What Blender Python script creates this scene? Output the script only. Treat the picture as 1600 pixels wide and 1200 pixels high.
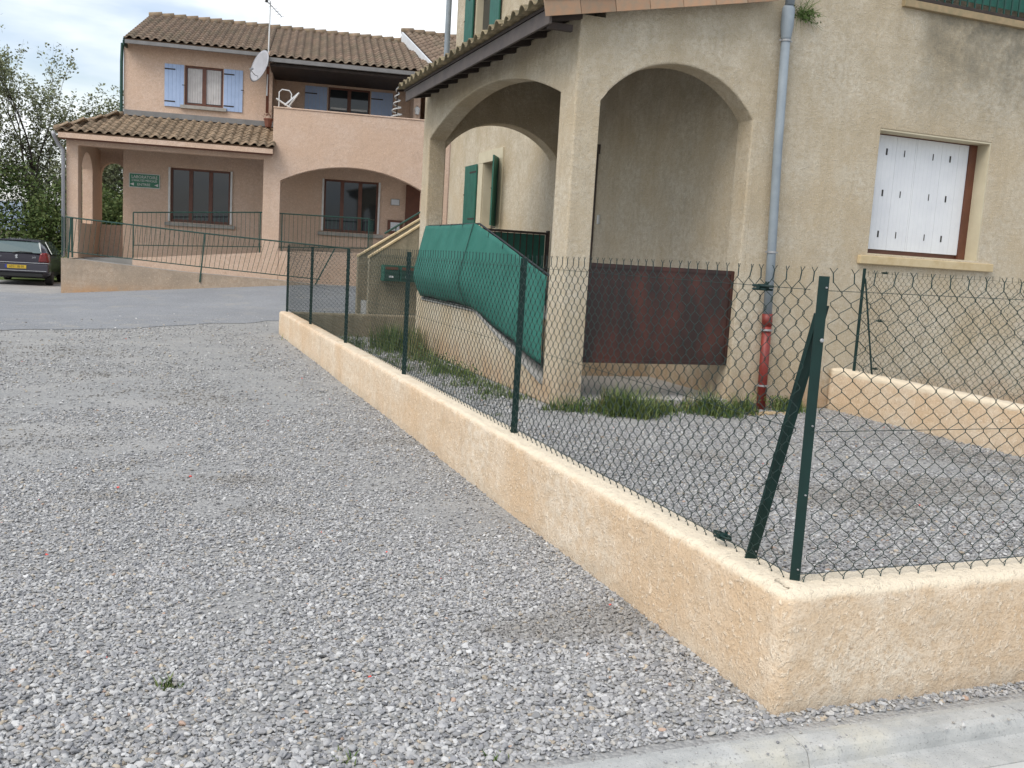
import bpy, math, random
import numpy as np
from mathutils import Vector, Matrix, Euler
from bpy_extras import mesh_utils

for o in list(bpy.data.objects):
    bpy.data.objects.remove(o)
S = bpy.context.scene
C = S.collection
R = math.radians
rnd = random.Random(7)
rng = np.random.default_rng(11)

# ------------------------------------------------------------------ camera
EYE = 1.6
YAW, PITCH, ROLL = R(20.917), R(7.487), R(3.399)
cd = bpy.data.cameras.new('camera'); cam = bpy.data.objects.new('camera', cd); C.objects.link(cam)
cd.sensor_width = 36.0; cd.lens = 36.0 * 1480 / 1600; cd.clip_start = 0.05; cd.clip_end = 2000
f = Vector((math.sin(YAW) * math.cos(PITCH), math.cos(YAW) * math.cos(PITCH), -math.sin(PITCH)))
r = Vector((math.cos(YAW), -math.sin(YAW), 0)); u = r.cross(f)
xr = r * math.cos(ROLL) + u * math.sin(ROLL); yu = -r * math.sin(ROLL) + u * math.cos(ROLL)
M = Matrix((xr, yu, -f)).transposed().to_4x4(); M.translation = (0, 0, EYE)
cam.matrix_world = M
S.camera = cam

# ------------------------------------------------------------------ sky and sun
SUN_EL, SUN_AZ = R(50), R(-118)          # azimuth measured clockwise from +Y
w = bpy.data.worlds.new('World'); S.world = w; w.use_nodes = True
nt = w.node_tree; nt.nodes.clear()
N = nt.nodes.new; L = nt.links.new
out = N('ShaderNodeOutputWorld'); bg = N('ShaderNodeBackground'); bgc = N('ShaderNodeBackground'); mx = N('ShaderNodeMixShader')
sky = N('ShaderNodeTexSky'); sky.sky_type = 'NISHITA'; sky.sun_disc = False
sky.sun_elevation = SUN_EL; sky.sun_rotation = SUN_AZ; sky.dust_density = 2.5; sky.air_density = 1.2
bg.inputs[1].default_value = 0.125
L(sky.outputs[0], bg.inputs[0])
tc = N('ShaderNodeTexCoord'); mp = N('ShaderNodeMapping'); mp.inputs['Scale'].default_value = (1, 1, 3.6); mp.inputs['Location'].default_value = (0.35, 0.1, 0.42)
nz = N('ShaderNodeTexNoise'); nz.inputs['Scale'].default_value = 2.3; nz.inputs['Detail'].default_value = 6; nz.inputs['Roughness'].default_value = .52
rp = N('ShaderNodeValToRGB'); rp.color_ramp.elements[0].position = .42; rp.color_ramp.elements[1].position = .60
rp.color_ramp.elements[0].color = (.30, .30, .30, 1)
nz2 = N('ShaderNodeTexNoise'); nz2.inputs['Scale'].default_value = 4.0; nz2.inputs['Detail'].default_value = 5
rp2 = N('ShaderNodeValToRGB'); rp2.color_ramp.elements[0].position = .36; rp2.color_ramp.elements[1].position = .56
rp2.color_ramp.elements[0].color = (.47, .55, .67, 1); rp2.color_ramp.elements[1].color = (.84, .86, .88, 1)
L(tc.outputs['Generated'], mp.inputs[0]); L(mp.outputs[0], nz.inputs['Vector']); L(mp.outputs[0], nz2.inputs['Vector'])
L(nz.outputs[0], rp.inputs[0]); L(nz2.outputs[0], rp2.inputs[0]); L(rp2.outputs[0], bgc.inputs[0])
bgc.inputs[1].default_value = 1.0
L(rp.outputs[0], mx.inputs[0]); L(bg.outputs[0], mx.inputs[1]); L(bgc.outputs[0], mx.inputs[2]); L(mx.outputs[0], out.inputs[0])
sd = bpy.data.lights.new('sun', 'SUN'); sun = bpy.data.objects.new('sun', sd); C.objects.link(sun)
sd.energy = 1.4; sd.angle = R(38); sd.color = (1, .955, .88)
sv = Vector((math.sin(SUN_AZ) * math.cos(SUN_EL), math.cos(SUN_AZ) * math.cos(SUN_EL), math.sin(SUN_EL)))
sun.rotation_euler = sv.to_track_quat('Z', 'Y').to_euler()
S.view_settings.view_transform = 'Standard'; S.view_settings.look = 'None'
S.view_settings.exposure = 0.63; S.view_settings.gamma = 1
try: S.view_settings.use_curve_mapping = False
except Exception: pass

# ------------------------------------------------------------------ material kit
def new_mat(name):
    m = bpy.data.materials.new(name); m.use_nodes = True
    b = m.node_tree.nodes['Principled BSDF']
    return m, m.node_tree, b
def coords(t, kind='Object', scale=(1, 1, 1)):
    c = t.nodes.new('ShaderNodeTexCoord'); mpp = t.nodes.new('ShaderNodeMapping')
    mpp.inputs['Scale'].default_value = scale
    t.links.new(c.outputs[kind], mpp.inputs[0]); return mpp.outputs[0]
def noise(t, vec, scale, detail=4, rough=.5, dist=0):
    n = t.nodes.new('ShaderNodeTexNoise'); n.inputs['Scale'].default_value = scale; n.inputs['Detail'].default_value = detail
    n.inputs['Roughness'].default_value = rough; n.inputs['Distortion'].default_value = dist
    if vec is not None: t.links.new(vec, n.inputs['Vector'])
    return n.outputs[0]
def ramp(t, fac, stops):
    n = t.nodes.new('ShaderNodeValToRGB'); e = n.color_ramp.elements
    while len(e) < len(stops): e.new(.5)
    for i, (p, c) in enumerate(stops):
        e[i].position = p; e[i].color = (c, c, c, 1) if isinstance(c, (int, float)) else (*c, 1)
    t.links.new(fac, n.inputs[0]); return n.outputs[0]
def mix(t, fac, a, b, mode='MIX'):
    n = t.nodes.new('ShaderNodeMix'); n.data_type = 'RGBA'; n.blend_type = mode
    if isinstance(fac, (int, float)): n.inputs[0].default_value = fac
    else: t.links.new(fac, n.inputs[0])
    for k, x in ((6, a), (7, b)):
        if isinstance(x, tuple): n.inputs[k].default_value = (*x, 1)
        else: t.links.new(x, n.inputs[k])
    return n.outputs[2]
def math_(t, op, a, b=None, clamp=False):
    n = t.nodes.new('ShaderNodeMath'); n.operation = op; n.use_clamp = clamp
    for k, x in ((0, a), (1, b)):
        if x is None: continue
        if isinstance(x, (int, float)): n.inputs[k].default_value = x
        else: t.links.new(x, n.inputs[k])
    return n.outputs[0]
def bump(t, b, h, strength=.5, dist=.01, prev=None):
    n = t.nodes.new('ShaderNodeBump'); n.inputs['Strength'].default_value = strength; n.inputs['Distance'].default_value = dist
    t.links.new(h, n.inputs['Height'])
    if prev is not None: t.links.new(prev, n.inputs['Normal'])
    if b is not None: t.links.new(n.outputs[0], b.inputs['Normal'])
    return n.outputs[0]
def sepz(t, kind='Object'):
    c = t.nodes.new('ShaderNodeTexCoord'); s = t.nodes.new('ShaderNodeSeparateXYZ'); t.links.new(c.outputs[kind], s.inputs[0]); return s.outputs
def smooth(t, val, a, b, lo=0., hi=1.):
    n = t.nodes.new('ShaderNodeMapRange'); n.inputs[1].default_value = a; n.inputs[2].default_value = b
    n.inputs[3].default_value = lo; n.inputs[4].default_value = hi; n.interpolation_type = 'SMOOTHSTEP'
    t.links.new(val, n.inputs[0]); return n.outputs[0]

def simple(name, c1, c2=None, rough=.6, nscale=6, bscale=None, bs=.3, bd=.004, metallic=0, spec=.5, vary=0.0):
    m, t, b = new_mat(name)
    b.inputs['Roughness'].default_value = rough; b.inputs['Metallic'].default_value = metallic
    b.inputs['Specular IOR Level'].default_value = spec
    v = coords(t)
    c2 = c2 or tuple(x * .8 for x in c1)
    col = mix(t, ramp(t, noise(t, v, nscale, 5, .6), [(.35, 0.), (.65, 1.)]), c1, c2)
    if vary:
        oi = t.nodes.new('ShaderNodeObjectInfo')
        k = t.nodes.new('ShaderNodeMapRange'); k.inputs[3].default_value = 1 - vary; k.inputs[4].default_value = 1 + vary
        t.links.new(oi.outputs['Random'], k.inputs[0])
        hs = t.nodes.new('ShaderNodeHueSaturation'); t.links.new(col, hs.inputs['Color']); t.links.new(k.outputs[0], hs.inputs['Value']); col = hs.outputs[0]
    t.links.new(col, b.inputs['Base Color'])
    if bscale: bump(t, b, noise(t, v, bscale, 6, .6), bs, bd)
    return m

def render_coat(name, base, light, dark, warm, pscale=26, bstr=.9, bdist=.012, stain=None, rust=None, streak=0, grime=None, flatness=.5, top=None):
    """trowelled rough-cast plaster: pale smeared patches over a darker pitted coat"""
    m, t, b = new_mat(name)
    b.inputs['Roughness'].default_value = .93; b.inputs['Specular IOR Level'].default_value = .2
    v = coords(t)
    vs = coords(t, scale=(1, 1, 1.15))
    warp = noise(t, vs, pscale * .45, 3, .5)
    n1 = noise(t, vs, pscale, 6, .66, .15)
    patches = ramp(t, n1, [(.40, 0.), (.60, 1.)])
    big = noise(t, v, 1.1, 4, .55)
    col = mix(t, patches, base, light)
    col = mix(t, ramp(t, big, [(.40, 0.), (.62, .85)]), col, warm)
    cloud = noise(t, coords(t, scale=(1, 1, .7)), 2.7, 6, .68, .4)
    col = mix(t, ramp(t, cloud, [(.30, .28), (.46, 0.)]), col, tuple(c * .62 for c in base))
    col = mix(t, ramp(t, cloud, [(.56, 0.), (.72, .5)]), col, light)
    fine = noise(t, v, pscale * 5.5, 4, .7)
    flecks = ramp(t, noise(t, coords(t, scale=(1, 1, .8)), pscale * 3.1, 3, .6, .3), [(.56, 0.), (.66, 1.)])
    col = mix(t, math_(t, 'MULTIPLY', flecks, .6), col, tuple(min(1, c * 1.22) for c in light))
    col = mix(t, ramp(t, fine, [(.30, .75), (.50, 0.)]), col, dark)
    s = sepz(t)
    if streak:
        vst = coords(t, scale=(2.6, 2.6, .22))
        col = mix(t, math_(t, 'MULTIPLY', ramp(t, noise(t, vst, 3, 4, .55), [(.48, 0.), (.72, 1.)]), streak), col, dark)
    if grime:   # (zlow, zhigh, amount, colour): rain-washed grime growing with height
        a = smooth(t, s[2], grime[0], grime[1], 0, 1)
        a = math_(t, 'MULTIPLY', a, ramp(t, noise(t, v, 2.2, 6, .65), [(.36, 0.), (.62, 1.)]))
        col = mix(t, math_(t, 'MULTIPLY', a, grime[2]), col, grime[3])
    if top:     # smooth trowelled capping with skylight on the top put into its colour: (z, colour)
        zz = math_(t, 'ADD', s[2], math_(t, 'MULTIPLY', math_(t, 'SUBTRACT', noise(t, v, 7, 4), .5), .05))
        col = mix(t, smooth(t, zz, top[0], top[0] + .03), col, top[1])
    if rust:    # (zlow, zhigh, amount, colour): earth splash near the foot
        a = smooth(t, s[2], rust[0], rust[1], 1, 0)
        a = math_(t, 'MULTIPLY', a, ramp(t, noise(t, v, 2.6, 5, .6), [(.32, 0.), (.6, 1.)]))
        col = mix(t, math_(t, 'MULTIPLY', a, rust[2]), col, rust[3])
    if stain:   # (x0,x1,z0,z1,amount,colour): damp patch below a leaking sill
        ax = math_(t, 'MULTIPLY', smooth(t, s[0], stain[0], stain[0] + .5), smooth(t, s[0], stain[1], stain[1] + 2.5, 1, 0))
        az = smooth(t, s[2], stain[2], stain[3])
        a = math_(t, 'MULTIPLY', math_(t, 'MULTIPLY', ax, az), ramp(t, noise(t, v, 3.6, 7, .72), [(.34, .25), (.60, 1.)]))
        col = mix(t, math_(t, 'MULTIPLY', a, stain[4]), col, stain[5])
    t.links.new(col, b.inputs['Base Color'])
    h = math_(t, 'ADD', math_(t, 'ADD', math_(t, 'MULTIPLY', n1, flatness * 1.6), math_(t, 'MULTIPLY', flecks, .30)), math_(t, 'MULTIPLY', fine, .75))
    p = bump(t, None, noise(t, v, 9, 3, .5), .35, .03)
    bump(t, b, h, bstr, bdist, p)
    return m

M_HOUSE = render_coat('cream_roughcast', (.545, .46, .335), (.66, .59, .47), (.29, .24, .17), (.55, .445, .30), 15, 1., .014,
                      stain=(4.3, 7.2, 3.2, 4.75, .68, (.105, .105, .085)), rust=(.05, .62, .5, (.46, .25, .12)), streak=.16,
                      grime=(2.6, 4.4, .30, (.27, .235, .165)))
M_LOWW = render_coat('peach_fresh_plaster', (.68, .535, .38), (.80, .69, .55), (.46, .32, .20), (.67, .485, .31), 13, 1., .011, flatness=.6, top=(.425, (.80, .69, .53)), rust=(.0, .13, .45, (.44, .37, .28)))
M_PINK = render_coat('pink_roughcast', (.61, .445, .335), (.68, .52, .415), (.42, .285, .21), (.63, .45, .33), 12, .5, .01)
M_RAMPW = render_coat('weathered_ramp_plaster', (.42, .32, .235), (.50, .40, .31), (.22, .175, .135), (.38, .30, .225), 10, .5, .01,
                      rust=(-.1, .45, .9, (.50, .27, .12)), grime=(.3, 1.0, .5, (.22, .20, .17)))
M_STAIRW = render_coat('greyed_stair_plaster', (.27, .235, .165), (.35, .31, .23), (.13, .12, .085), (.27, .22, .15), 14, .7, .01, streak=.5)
M_STONE = simple('cream_sill_stone', (.58, .47, .29), (.50, .38, .21), .85, 8, 60, .3, .003)
M_REVEAL = simple('smooth_cream_reveal', (.56, .50, .36), (.50, .44, .31), .85, 4, 60, .25, .003)
M_GREYS = simple('grey_sill_stone', (.40, .38, .34), (.30, .28, .25), .85, 10, 60, .3, .003)
M_TILE_N = simple('mossy_clay_tile', (.30, .235, .145), (.16, .135, .08), .9, 14, 50, .5, .006, vary=.25)
M_VERGE = simple('orange_verge_tile', (.40, .235, .14), (.30, .225, .155), .85, 9, 60, .4, .004, vary=.22)
M_TILE_P = simple('weathered_brown_tile', (.29, .20, .135), (.19, .15, .095), .9, 9, 40, .5, .006, vary=.22)
M_CHAN = simple('tile_channel', (.17, .10, .06), (.11, .075, .045), .95, 9)
M_FASCIA = simple('dark_stained_board', (.105, .085, .075), (.075, .062, .058), .7, 5, 40, .3, .002)
M_WOOD = simple('dark_rafter_wood', (.05, .035, .028), (.03, .022, .018), .8, 8)
M_BROWNW = simple('red_brown_window_wood', (.15, .055, .03), (.11, .04, .022), .5, 6)
M_REDWOOD = simple('faded_red_wood', (.20, .075, .045), (.14, .05, .03), .7, 6)
M_WHITE = simple('white_shutter_pvc', (.74, .75, .76), (.68, .69, .71), .45, 3)
M_WPAINT = simple('white_paint', (.72, .72, .70), (.60, .60, .58), .5, 6)
M_SLOT = simple('slot_shadow', (.05, .045, .04), (.03, .03, .03), .9)
M_ZINC = simple('grey_zinc_pipe', (.27, .31, .34), (.22, .255, .285), .62, 5, spec=.3)
M_GUTTER = simple('grey_gutter', (.22, .215, .21), (.17, .165, .16), .6, 4)
M_REDPIPE = simple('red_cast_pipe', (.24, .030, .022), (.17, .026, .02), .5, 8)
M_COLLAR = simple('pipe_collar', (.42, .42, .42), (.30, .30, .30), .45, 8, metallic=.5)
M_PAINTG = simple('green_fence_coating', (.005, .027, .023), (.004, .020, .017), .55, 8, spec=.3)
M_WIRE = simple('green_pvc_wire', (.010, .032, .026), (.007, .022, .018), .6, 20)
M_SHUTG = simple('green_painted_shutter', (.018, .12, .085), (.014, .095, .068), .55, 5)
M_SHUTB = simple('blue_painted_shutter', (.40, .51, .72), (.35, .46, .67), .6, 5)
M_CANVAS, t_, b_ = new_mat('green_canvas')
b_.inputs['Roughness'].default_value = .75; b_.inputs['Specular IOR Level'].default_value = .3
v_ = coords(t_)
t_.links.new(mix(t_, ramp(t_, noise(t_, v_, 2.2, 5, .6), [(.35, 0.), (.7, 1.)]), (.022, .125, .097), (.038, .17, .135)), b_.inputs['Base Color'])
bump(t_, b_, noise(t_, coords(t_, scale=(1, 1, 1)), 4, 5, .65), .35, .02, bump(t_, None, noise(t_, v_, 400, 2), .2, .001))
M_RAIL = simple('green_rail_paint', (.012, .062, .045), (.01, .045, .035), .5, 8)
M_PANEL, t_, b_ = new_mat('rusty_brown_panel')
b_.inputs['Roughness'].default_value = .5
v_ = coords(t_)
c_ = mix(t_, ramp(t_, noise(t_, coords(t_, scale=(2.2, 1, .9)), 1.5, 5, .6), [(.42, 0.), (.66, 1.)]), (.026, .012, .010), (.078, .021, .013))
c_ = mix(t_, ramp(t_, noise(t_, v_, 60, 3), [(.73, 0.), (.76, .7)]), c_, (.4, .3, .24))
t_.links.new(c_, b_.inputs['Base Color'])
M_CONC = simple('pale_concrete', (.36, .35, .33), (.30, .29, .27), .9, 3, 70, .4, .004)
M_FLOOR = simple('porch_floor_concrete', (.44, .42, .40), (.37, .35, .33), .9, 3, 60, .4, .003)
M_KERB, t_, b_ = new_mat('kerb_concrete')
b_.inputs['Roughness'].default_value = .92; b_.inputs['Specular IOR Level'].default_value = .2
v_ = coords(t_)
c_ = mix(t_, ramp(t_, noise(t_, v_, 7, 6, .65), [(.35, 0.), (.65, 1.)]), (.50, .50, .48), (.37, .375, .365))
c_ = mix(t_, ramp(t_, noise(t_, v_, 2.3, 5, .6), [(.52, 0.), (.68, .7)]), c_, (.56, .53, .44))
c_ = mix(t_, ramp(t_, noise(t_, v_, 130, 3, .6), [(.30, .8), (.42, 0.)]), c_, (.20, .20, .19))
t_.links.new(c_, b_.inputs['Base Color'])
bump(t_, b_, noise(t_, v_, 110, 5, .7), .8, .004, bump(t_, None, noise(t_, v_, 9, 4), .5, .01))
M_GLASS, t_, b_ = new_mat('window_glass')
b_.inputs['Base Color'].default_value = (.02, .025, .028, 1); b_.inputs['Roughness'].default_value = .04; b_.inputs['Specular IOR Level'].default_value = .55
M_CURT = simple('net_curtain', (.62, .60, .58), (.48, .46, .45), .9, 3)
M_BLACKP = simple('black_plastic', (.015, .016, .016), (.02, .02, .02), .45)
M_SIGN = simple('green_sign_enamel', (.02, .17, .085), (.018, .15, .075), .4, 4)
M_PAPER = simple('white_paper', (.66, .68, .70), (.60, .62, .64), .6, 4)
M_DISH = simple('dish_grey', (.40, .40, .42), (.34, .34, .36), .5, 5)
M_ROAD, t_, b_ = new_mat('asphalt_chipped')
b_.inputs['Roughness'].default_value = .93; b_.inputs['Specular IOR Level'].default_value = .2
v_ = coords(t_)
c_ = mix(t_, ramp(t_, noise(t_, v_, .55, 6, .62), [(.38, 0.), (.62, 1.)]), (.285, .295, .31), (.225, .235, .25))
c_ = mix(t_, ramp(t_, noise(t_, v_, 38, 4, .75), [(.40, 0.), (.60, 1.)]), mix(t_, .45, c_, (.14, .145, .155)), mix(t_, .35, c_, (.42, .42, .42)))
c_ = mix(t_, ramp(t_, noise(t_, v_, 1.7, 5, .6), [(.54, 0.), (.70, .55)]), c_, (.34, .325, .295))
t_.links.new(c_, b_.inputs['Base Color'])
bump(t_, b_, noise(t_, v_, 45, 4, .7), .9, .012)
M_EARTHR = simple('sandy_rubble', (.50, .38, .22), (.38, .29, .18), .95, 20, 60, .5, .01)

# ------------------------------------------------------------------ mesh kit
class MB:
    def __init__(s): s.v = []; s.f = []
    def add(s, vs, fs):
        k = len(s.v); s.v += [tuple(p) for p in vs]; s.f += [tuple(i + k for i in q) for q in fs]
    def box(s, a, b):
        x0, y0, z0 = (min(a[i], b[i]) for i in range(3)); x1, y1, z1 = (max(a[i], b[i]) for i in range(3))
        s.add([(x0, y0, z0), (x1, y0, z0), (x1, y1, z0), (x0, y1, z0), (x0, y0, z1), (x1, y0, z1), (x1, y1, z1), (x0, y1, z1)],
              [(0, 3, 2, 1), (4, 5, 6, 7), (0, 1, 5, 4), (1, 2, 6, 5), (2, 3, 7, 6), (3, 0, 4, 7)]); return s
    def hexa(s, p):   # 8 points: bottom ring, top ring
        s.add(p, [(0, 3, 2, 1), (4, 5, 6, 7), (0, 1, 5, 4), (1, 2, 6, 5), (2, 3, 7, 6), (3, 0, 4, 7)]); return s
    def tube(s, p0, p1, r0, r1=None, n=8, caps=True):
        r1 = r0 if r1 is None else r1
        p0 = Vector(p0); p1 = Vector(p1); d = (p1 - p0)
        if d.length < 1e-7: return s
        d.normalize(); a = d.orthogonal().normalized(); b = d.cross(a)
        vs = []
        for p, rr in ((p0, r0), (p1, r1)):
            for i in range(n):
                q = 2 * math.pi * i / n; vs.append(p + (a * math.cos(q) + b * math.sin(q)) * rr)
        fs = [(i, (i + 1) % n, n + (i + 1) % n, n + i) for i in range(n)]
        if caps: fs += [tuple(range(n))[::-1], tuple(range(n, 2 * n))]
        s.add(vs, fs); return s
    def path(s, pts, rr, n=6):
        pts = [Vector(p) for p in pts]; k = len(s.v); prev = None
        for i, p in enumerate(pts):
            d = (pts[min(i + 1, len(pts) - 1)] - pts[max(i - 1, 0)]).normalized()
            a = d.orthogonal().normalized() if prev is None else (prev - d * prev.dot(d)).normalized()
            prev = a; b = d.cross(a); q0 = rr[i] if isinstance(rr, (list, tuple)) else rr
            for j in range(n):
                q = 2 * math.pi * j / n; s.v.append(tuple(p + (a * math.cos(q) + b * math.sin(q)) * q0))
        for i in range(len(pts) - 1):
            for j in range(n):
                s.f.append((k + i * n + j, k + i * n + (j + 1) % n, k + (i + 1) * n + (j + 1) % n, k + (i + 1) * n + j))
        s.f.append(tuple(k + j for j in range(n))[::-1]); s.f.append(tuple(k + (len(pts) - 1) * n + j for j in range(n)))
        return s
    def lathe(s, c, prof, n=16, axis='z'):
        k = len(s.v)
        for (rr, h) in prof:
            for j in range(n):
                q = 2 * math.pi * j / n; a, b = rr * math.cos(q), rr * math.sin(q)
                p = {'z': (a, b, h), 'x': (h, a, b), 'y': (a, h, b)}[axis]
                s.v.append((c[0] + p[0], c[1] + p[1], c[2] + p[2]))
        for i in range(len(prof) - 1):
            for j in range(n):
                s.f.append((k + i * n + j, k + i * n + (j + 1) % n, k + (i + 1) * n + (j + 1) % n, k + (i + 1) * n + j))
        s.f.append(tuple(k + j for j in range(n))[::-1]); s.f.append(tuple(k + (len(prof) - 1) * n + j for j in range(n)))
        return s
    def clean(s):
        """merge matching vertices and drop the inner faces shared by two cells"""
        key = {}; remap = []; nv = []
        for p in s.v:
            q = tuple(round(c, 4) for c in p)
            if q not in key: key[q] = len(nv); nv.append(p)
            remap.append(key[q])
        cnt = {}
        for fc in s.f:
            g = tuple(remap[i] for i in fc); kk = frozenset(g)
            cnt.setdefault(kk, []).append(g)
        s.v = nv; s.f = [g[0] for kk, g in cnt.items() if len(g) == 1 and len(kk) > 2]
        return s
    def build(s, name, m, parent=None, off=(0, 0, 0), bevel=0, smooth=False, label=None, kind=None, seam=None):
        me = bpy.data.meshes.new(name)
        me.from_pydata([(p[0] - off[0], p[1] - off[1], p[2] - off[2]) for p in s.v], [], s.f)
        me.validate(); me.update()
        if m: me.materials.append(m)
        if smooth: me.polygons.foreach_set('use_smooth', [True] * len(me.polygons))
        o = bpy.data.objects.new(name, me); C.objects.link(o)
        if parent: o.parent = parent
        if bevel:
            md = o.modifiers.new('bevel', 'BEVEL'); md.width = bevel; md.segments = 2; md.limit_method = 'ANGLE'; md.angle_limit = R(50)
            if seam:      # keep butt joints between walls crisp: weight only the free arrises
                md.limit_method = 'WEIGHT'
                import bmesh
                bm = bmesh.new(); bm.from_mesh(me); lay = bm.edges.layers.float.new('bevel_weight_edge'); ov = Vector(off)
                for e in bm.edges:
                    if len(e.link_faces) == 2 and e.link_faces[0].normal.dot(e.link_faces[1].normal) < .6:
                        if not any(seam(*(ov + (e.verts[0].co * (1 - q) + e.verts[1].co * q))) for q in (.02, .5, .98)): e[lay] = 1.0
                bm.to_mesh(me); bm.free()
        if label: o['label'] = label
        if kind: o['kind'] = kind
        return o

def thing(name, label, cat, loc=(0, 0, 0), rz=0, group=None):
    o = bpy.data.objects.new(name, None); C.objects.link(o); o.location = loc; o.rotation_euler = (0, 0, rz)
    o.empty_display_size = .2
    o['label'] = label; o['category'] = cat
    if group: o['group'] = group
    return o
def tag(o, label, cat, group=None):
    o['label'] = label; o['category'] = cat
    if group: o['group'] = group
    return o
def copy_tree(o, parent=None):
    c = o.copy(); C.objects.link(c)
    if parent: c.parent = parent
    for ch in list(o.children): copy_tree(ch, c)
    return c
def inst(src, parent, mat4):
    c = src.copy(); C.objects.link(c); c.parent = parent; c.matrix_local = mat4; return c

def wall_cells(axis, face, thick, us, fn):
    """wall standing along axis 'x' or 'y' with its face at `face`; fn(u) -> list of z levels pairs per column;
    us: sorted stations. fn(ua, ub) returns [(za0,za1,zb0,zb1), ...]"""
    m = MB()
    for a, b in zip(us[:-1], us[1:]):
        for (a0, a1, b0, b1) in fn(a, b):
            if a1 - a0 < 1e-5 and b1 - b0 < 1e-5: continue
            def P(u_, t, z): return (u_, face + t, z) if axis == 'x' else (face + t, u_, z)
            p = [P(a, 0, a0), P(b, 0, b0), P(b, thick, b0), P(a, thick, a0), P(a, 0, a1), P(b, 0, b1), P(b, thick, b1), P(a, thick, a1)]
            if axis == 'y': p = [p[i] for i in (1, 0, 3, 2, 5, 4, 7, 6)]
            m.hexa(p)
    return m.clean()
def arc(u0, u1, zs, rise, n=24):
    h = (u1 - u0) / 2; c = (u0 + u1) / 2; rad = (h * h + rise * rise) / (2 * rise)
    return lambda x: zs - (rad - rise) + math.sqrt(max(rad * rad - (x - c) ** 2, 0)), [u0 + (u1 - u0) * i / n for i in range(n + 1)]

# ------------------------------------------------------------------ terrain
def sst(x): x = np.clip(x, 0, 1); return x * x * (3 - 2 * x)
def ground_z(x, y):
    x = np.asarray(x, float); y = np.asarray(y, float)
    z = sst((y - 17.5) / 9) * .088 * np.clip(x + 2.6, 0, 6.4)
    z = z + .004 * np.sin(x * 1.7 + 1) * np.sin(y * 1.3) * (y < 20)
    z = z - .075 * sst((2.56 - y) / .02)
    z = z - .9 * sst((y - 36) / 30)
    return z
def sheet(xs, ys, zoff=0., name='ground', m=None, kind='structure', mask=None):
    X, Y = np.meshgrid(xs, ys); Z = ground_z(X, Y) + zoff
    nx, ny = len(xs), len(ys)
    v = np.stack([X, Y, Z], -1).reshape(-1, 3)
    fs = []
    for j in range(ny - 1):
        for i in range(nx - 1):
            if mask and not mask((xs[i] + xs[i + 1]) / 2, (ys[j] + ys[j + 1]) / 2): continue
            k = j * nx + i; fs.append((k, k + 1, k + nx + 1, k + nx))
    mb = MB(); mb.v = v.tolist(); mb.f = fs
    used = sorted({i for q in fs for i in q}); mp_ = {k: i for i, k in enumerate(used)}
    mb.v = [mb.v[k] for k in used]; mb.f = [tuple(mp_[i] for i in q) for q in fs]
    return mb.build(name, m, kind=kind, smooth=True)
def lin(a, b, n): return list(np.linspace(a, b, n))

M_GROUND, t_, b_ = new_mat('gravelly_ground')
b_.inputs['Roughness'].default_value = .95; b_.inputs['Specular IOR Level'].default_value = .2
v_ = coords(t_)
vo = t_.nodes.new('ShaderNodeTexVoronoi'); vo.inputs['Scale'].default_value = 58; t_.links.new(v_, vo.inputs['Vector'])
bw = t_.nodes.new('ShaderNodeRGBToBW'); t_.links.new(vo.outputs['Color'], bw.inputs[0])
stone = ramp(t_, bw.outputs[0], [(.15, (.19, .19, .195)), (.5, (.30, .30, .295)), (.9, (.42, .42, .405))])
dust = mix(t_, ramp(t_, noise(t_, v_, 1.6, 5, .6), [(.38, 0.), (.62, 1.)]), (.30, .295, .285), (.375, .365, .345))
c_ = mix(t_, ramp(t_, noise(t_, v_, .8, 5, .6), [(.35, .35), (.6, .7)]), stone, dust)
wx = sepz(t_)
grass_m = math_(t_, 'MULTIPLY', smooth(t_, wx[1], 33.5, 34.5), 1)
c_ = mix(t_, grass_m, c_, mix(t_, noise(t_, v_, 1.3, 4), (.05, .10, .025), (.13, .15, .05)))
t_.links.new(c_, b_.inputs['Base Color'])
hgt = math_(t_, 'SUBTRACT', 1.0, vo.outputs['Distance'])
bump(t_, b_, hgt, .7, .012, bump(t_, None, noise(t_, v_, 3, 4), .4, .04))

xs = [-900, -300, -100, -40, -20] + lin(-12, 14, 66) + [20, 40, 100, 300, 900]
ys = [-300, -60, -10, 0, 1.5, 2.4, 2.5, 2.54, 2.56, 2.6, 2.7] + lin(3, 36, 84) + lin(38, 70, 12) + [100, 200, 400, 900]
sheet(xs, ys, 0, 'ground', M_GROUND, mask=lambda x, y: True)
# chipped asphalt lane in front of the far building
def road_edge(x): return (16.3 + .66 * (x + 3) + .16 * math.sin(x * 2.1) + .07 * math.sin(x * 6.3 + 1)) if x < 2.0 else 19.75 + .1 * (x - 2)
mb = MB(); rxs = lin(-30, 9, 160)
for x in rxs:
    y0 = road_edge(x) if x > -9 else road_edge(-9) ; y1 = 27.75 - .158 * (x + 2.28) if x > -2.4 else 27.2
    for k_ in range(14): 
        y = y0 + (y1 - y0) * k_ / 13; mb.v.append((x, y, float(ground_z(x, y)) + .008))
for i in range(len(rxs) - 1):
    for k_ in range(13): a = i * 14 + k_; mb.f.append((a, a + 14, a + 15, a + 1))
mb.build('road', M_ROAD, kind='structure', smooth=True)
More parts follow.
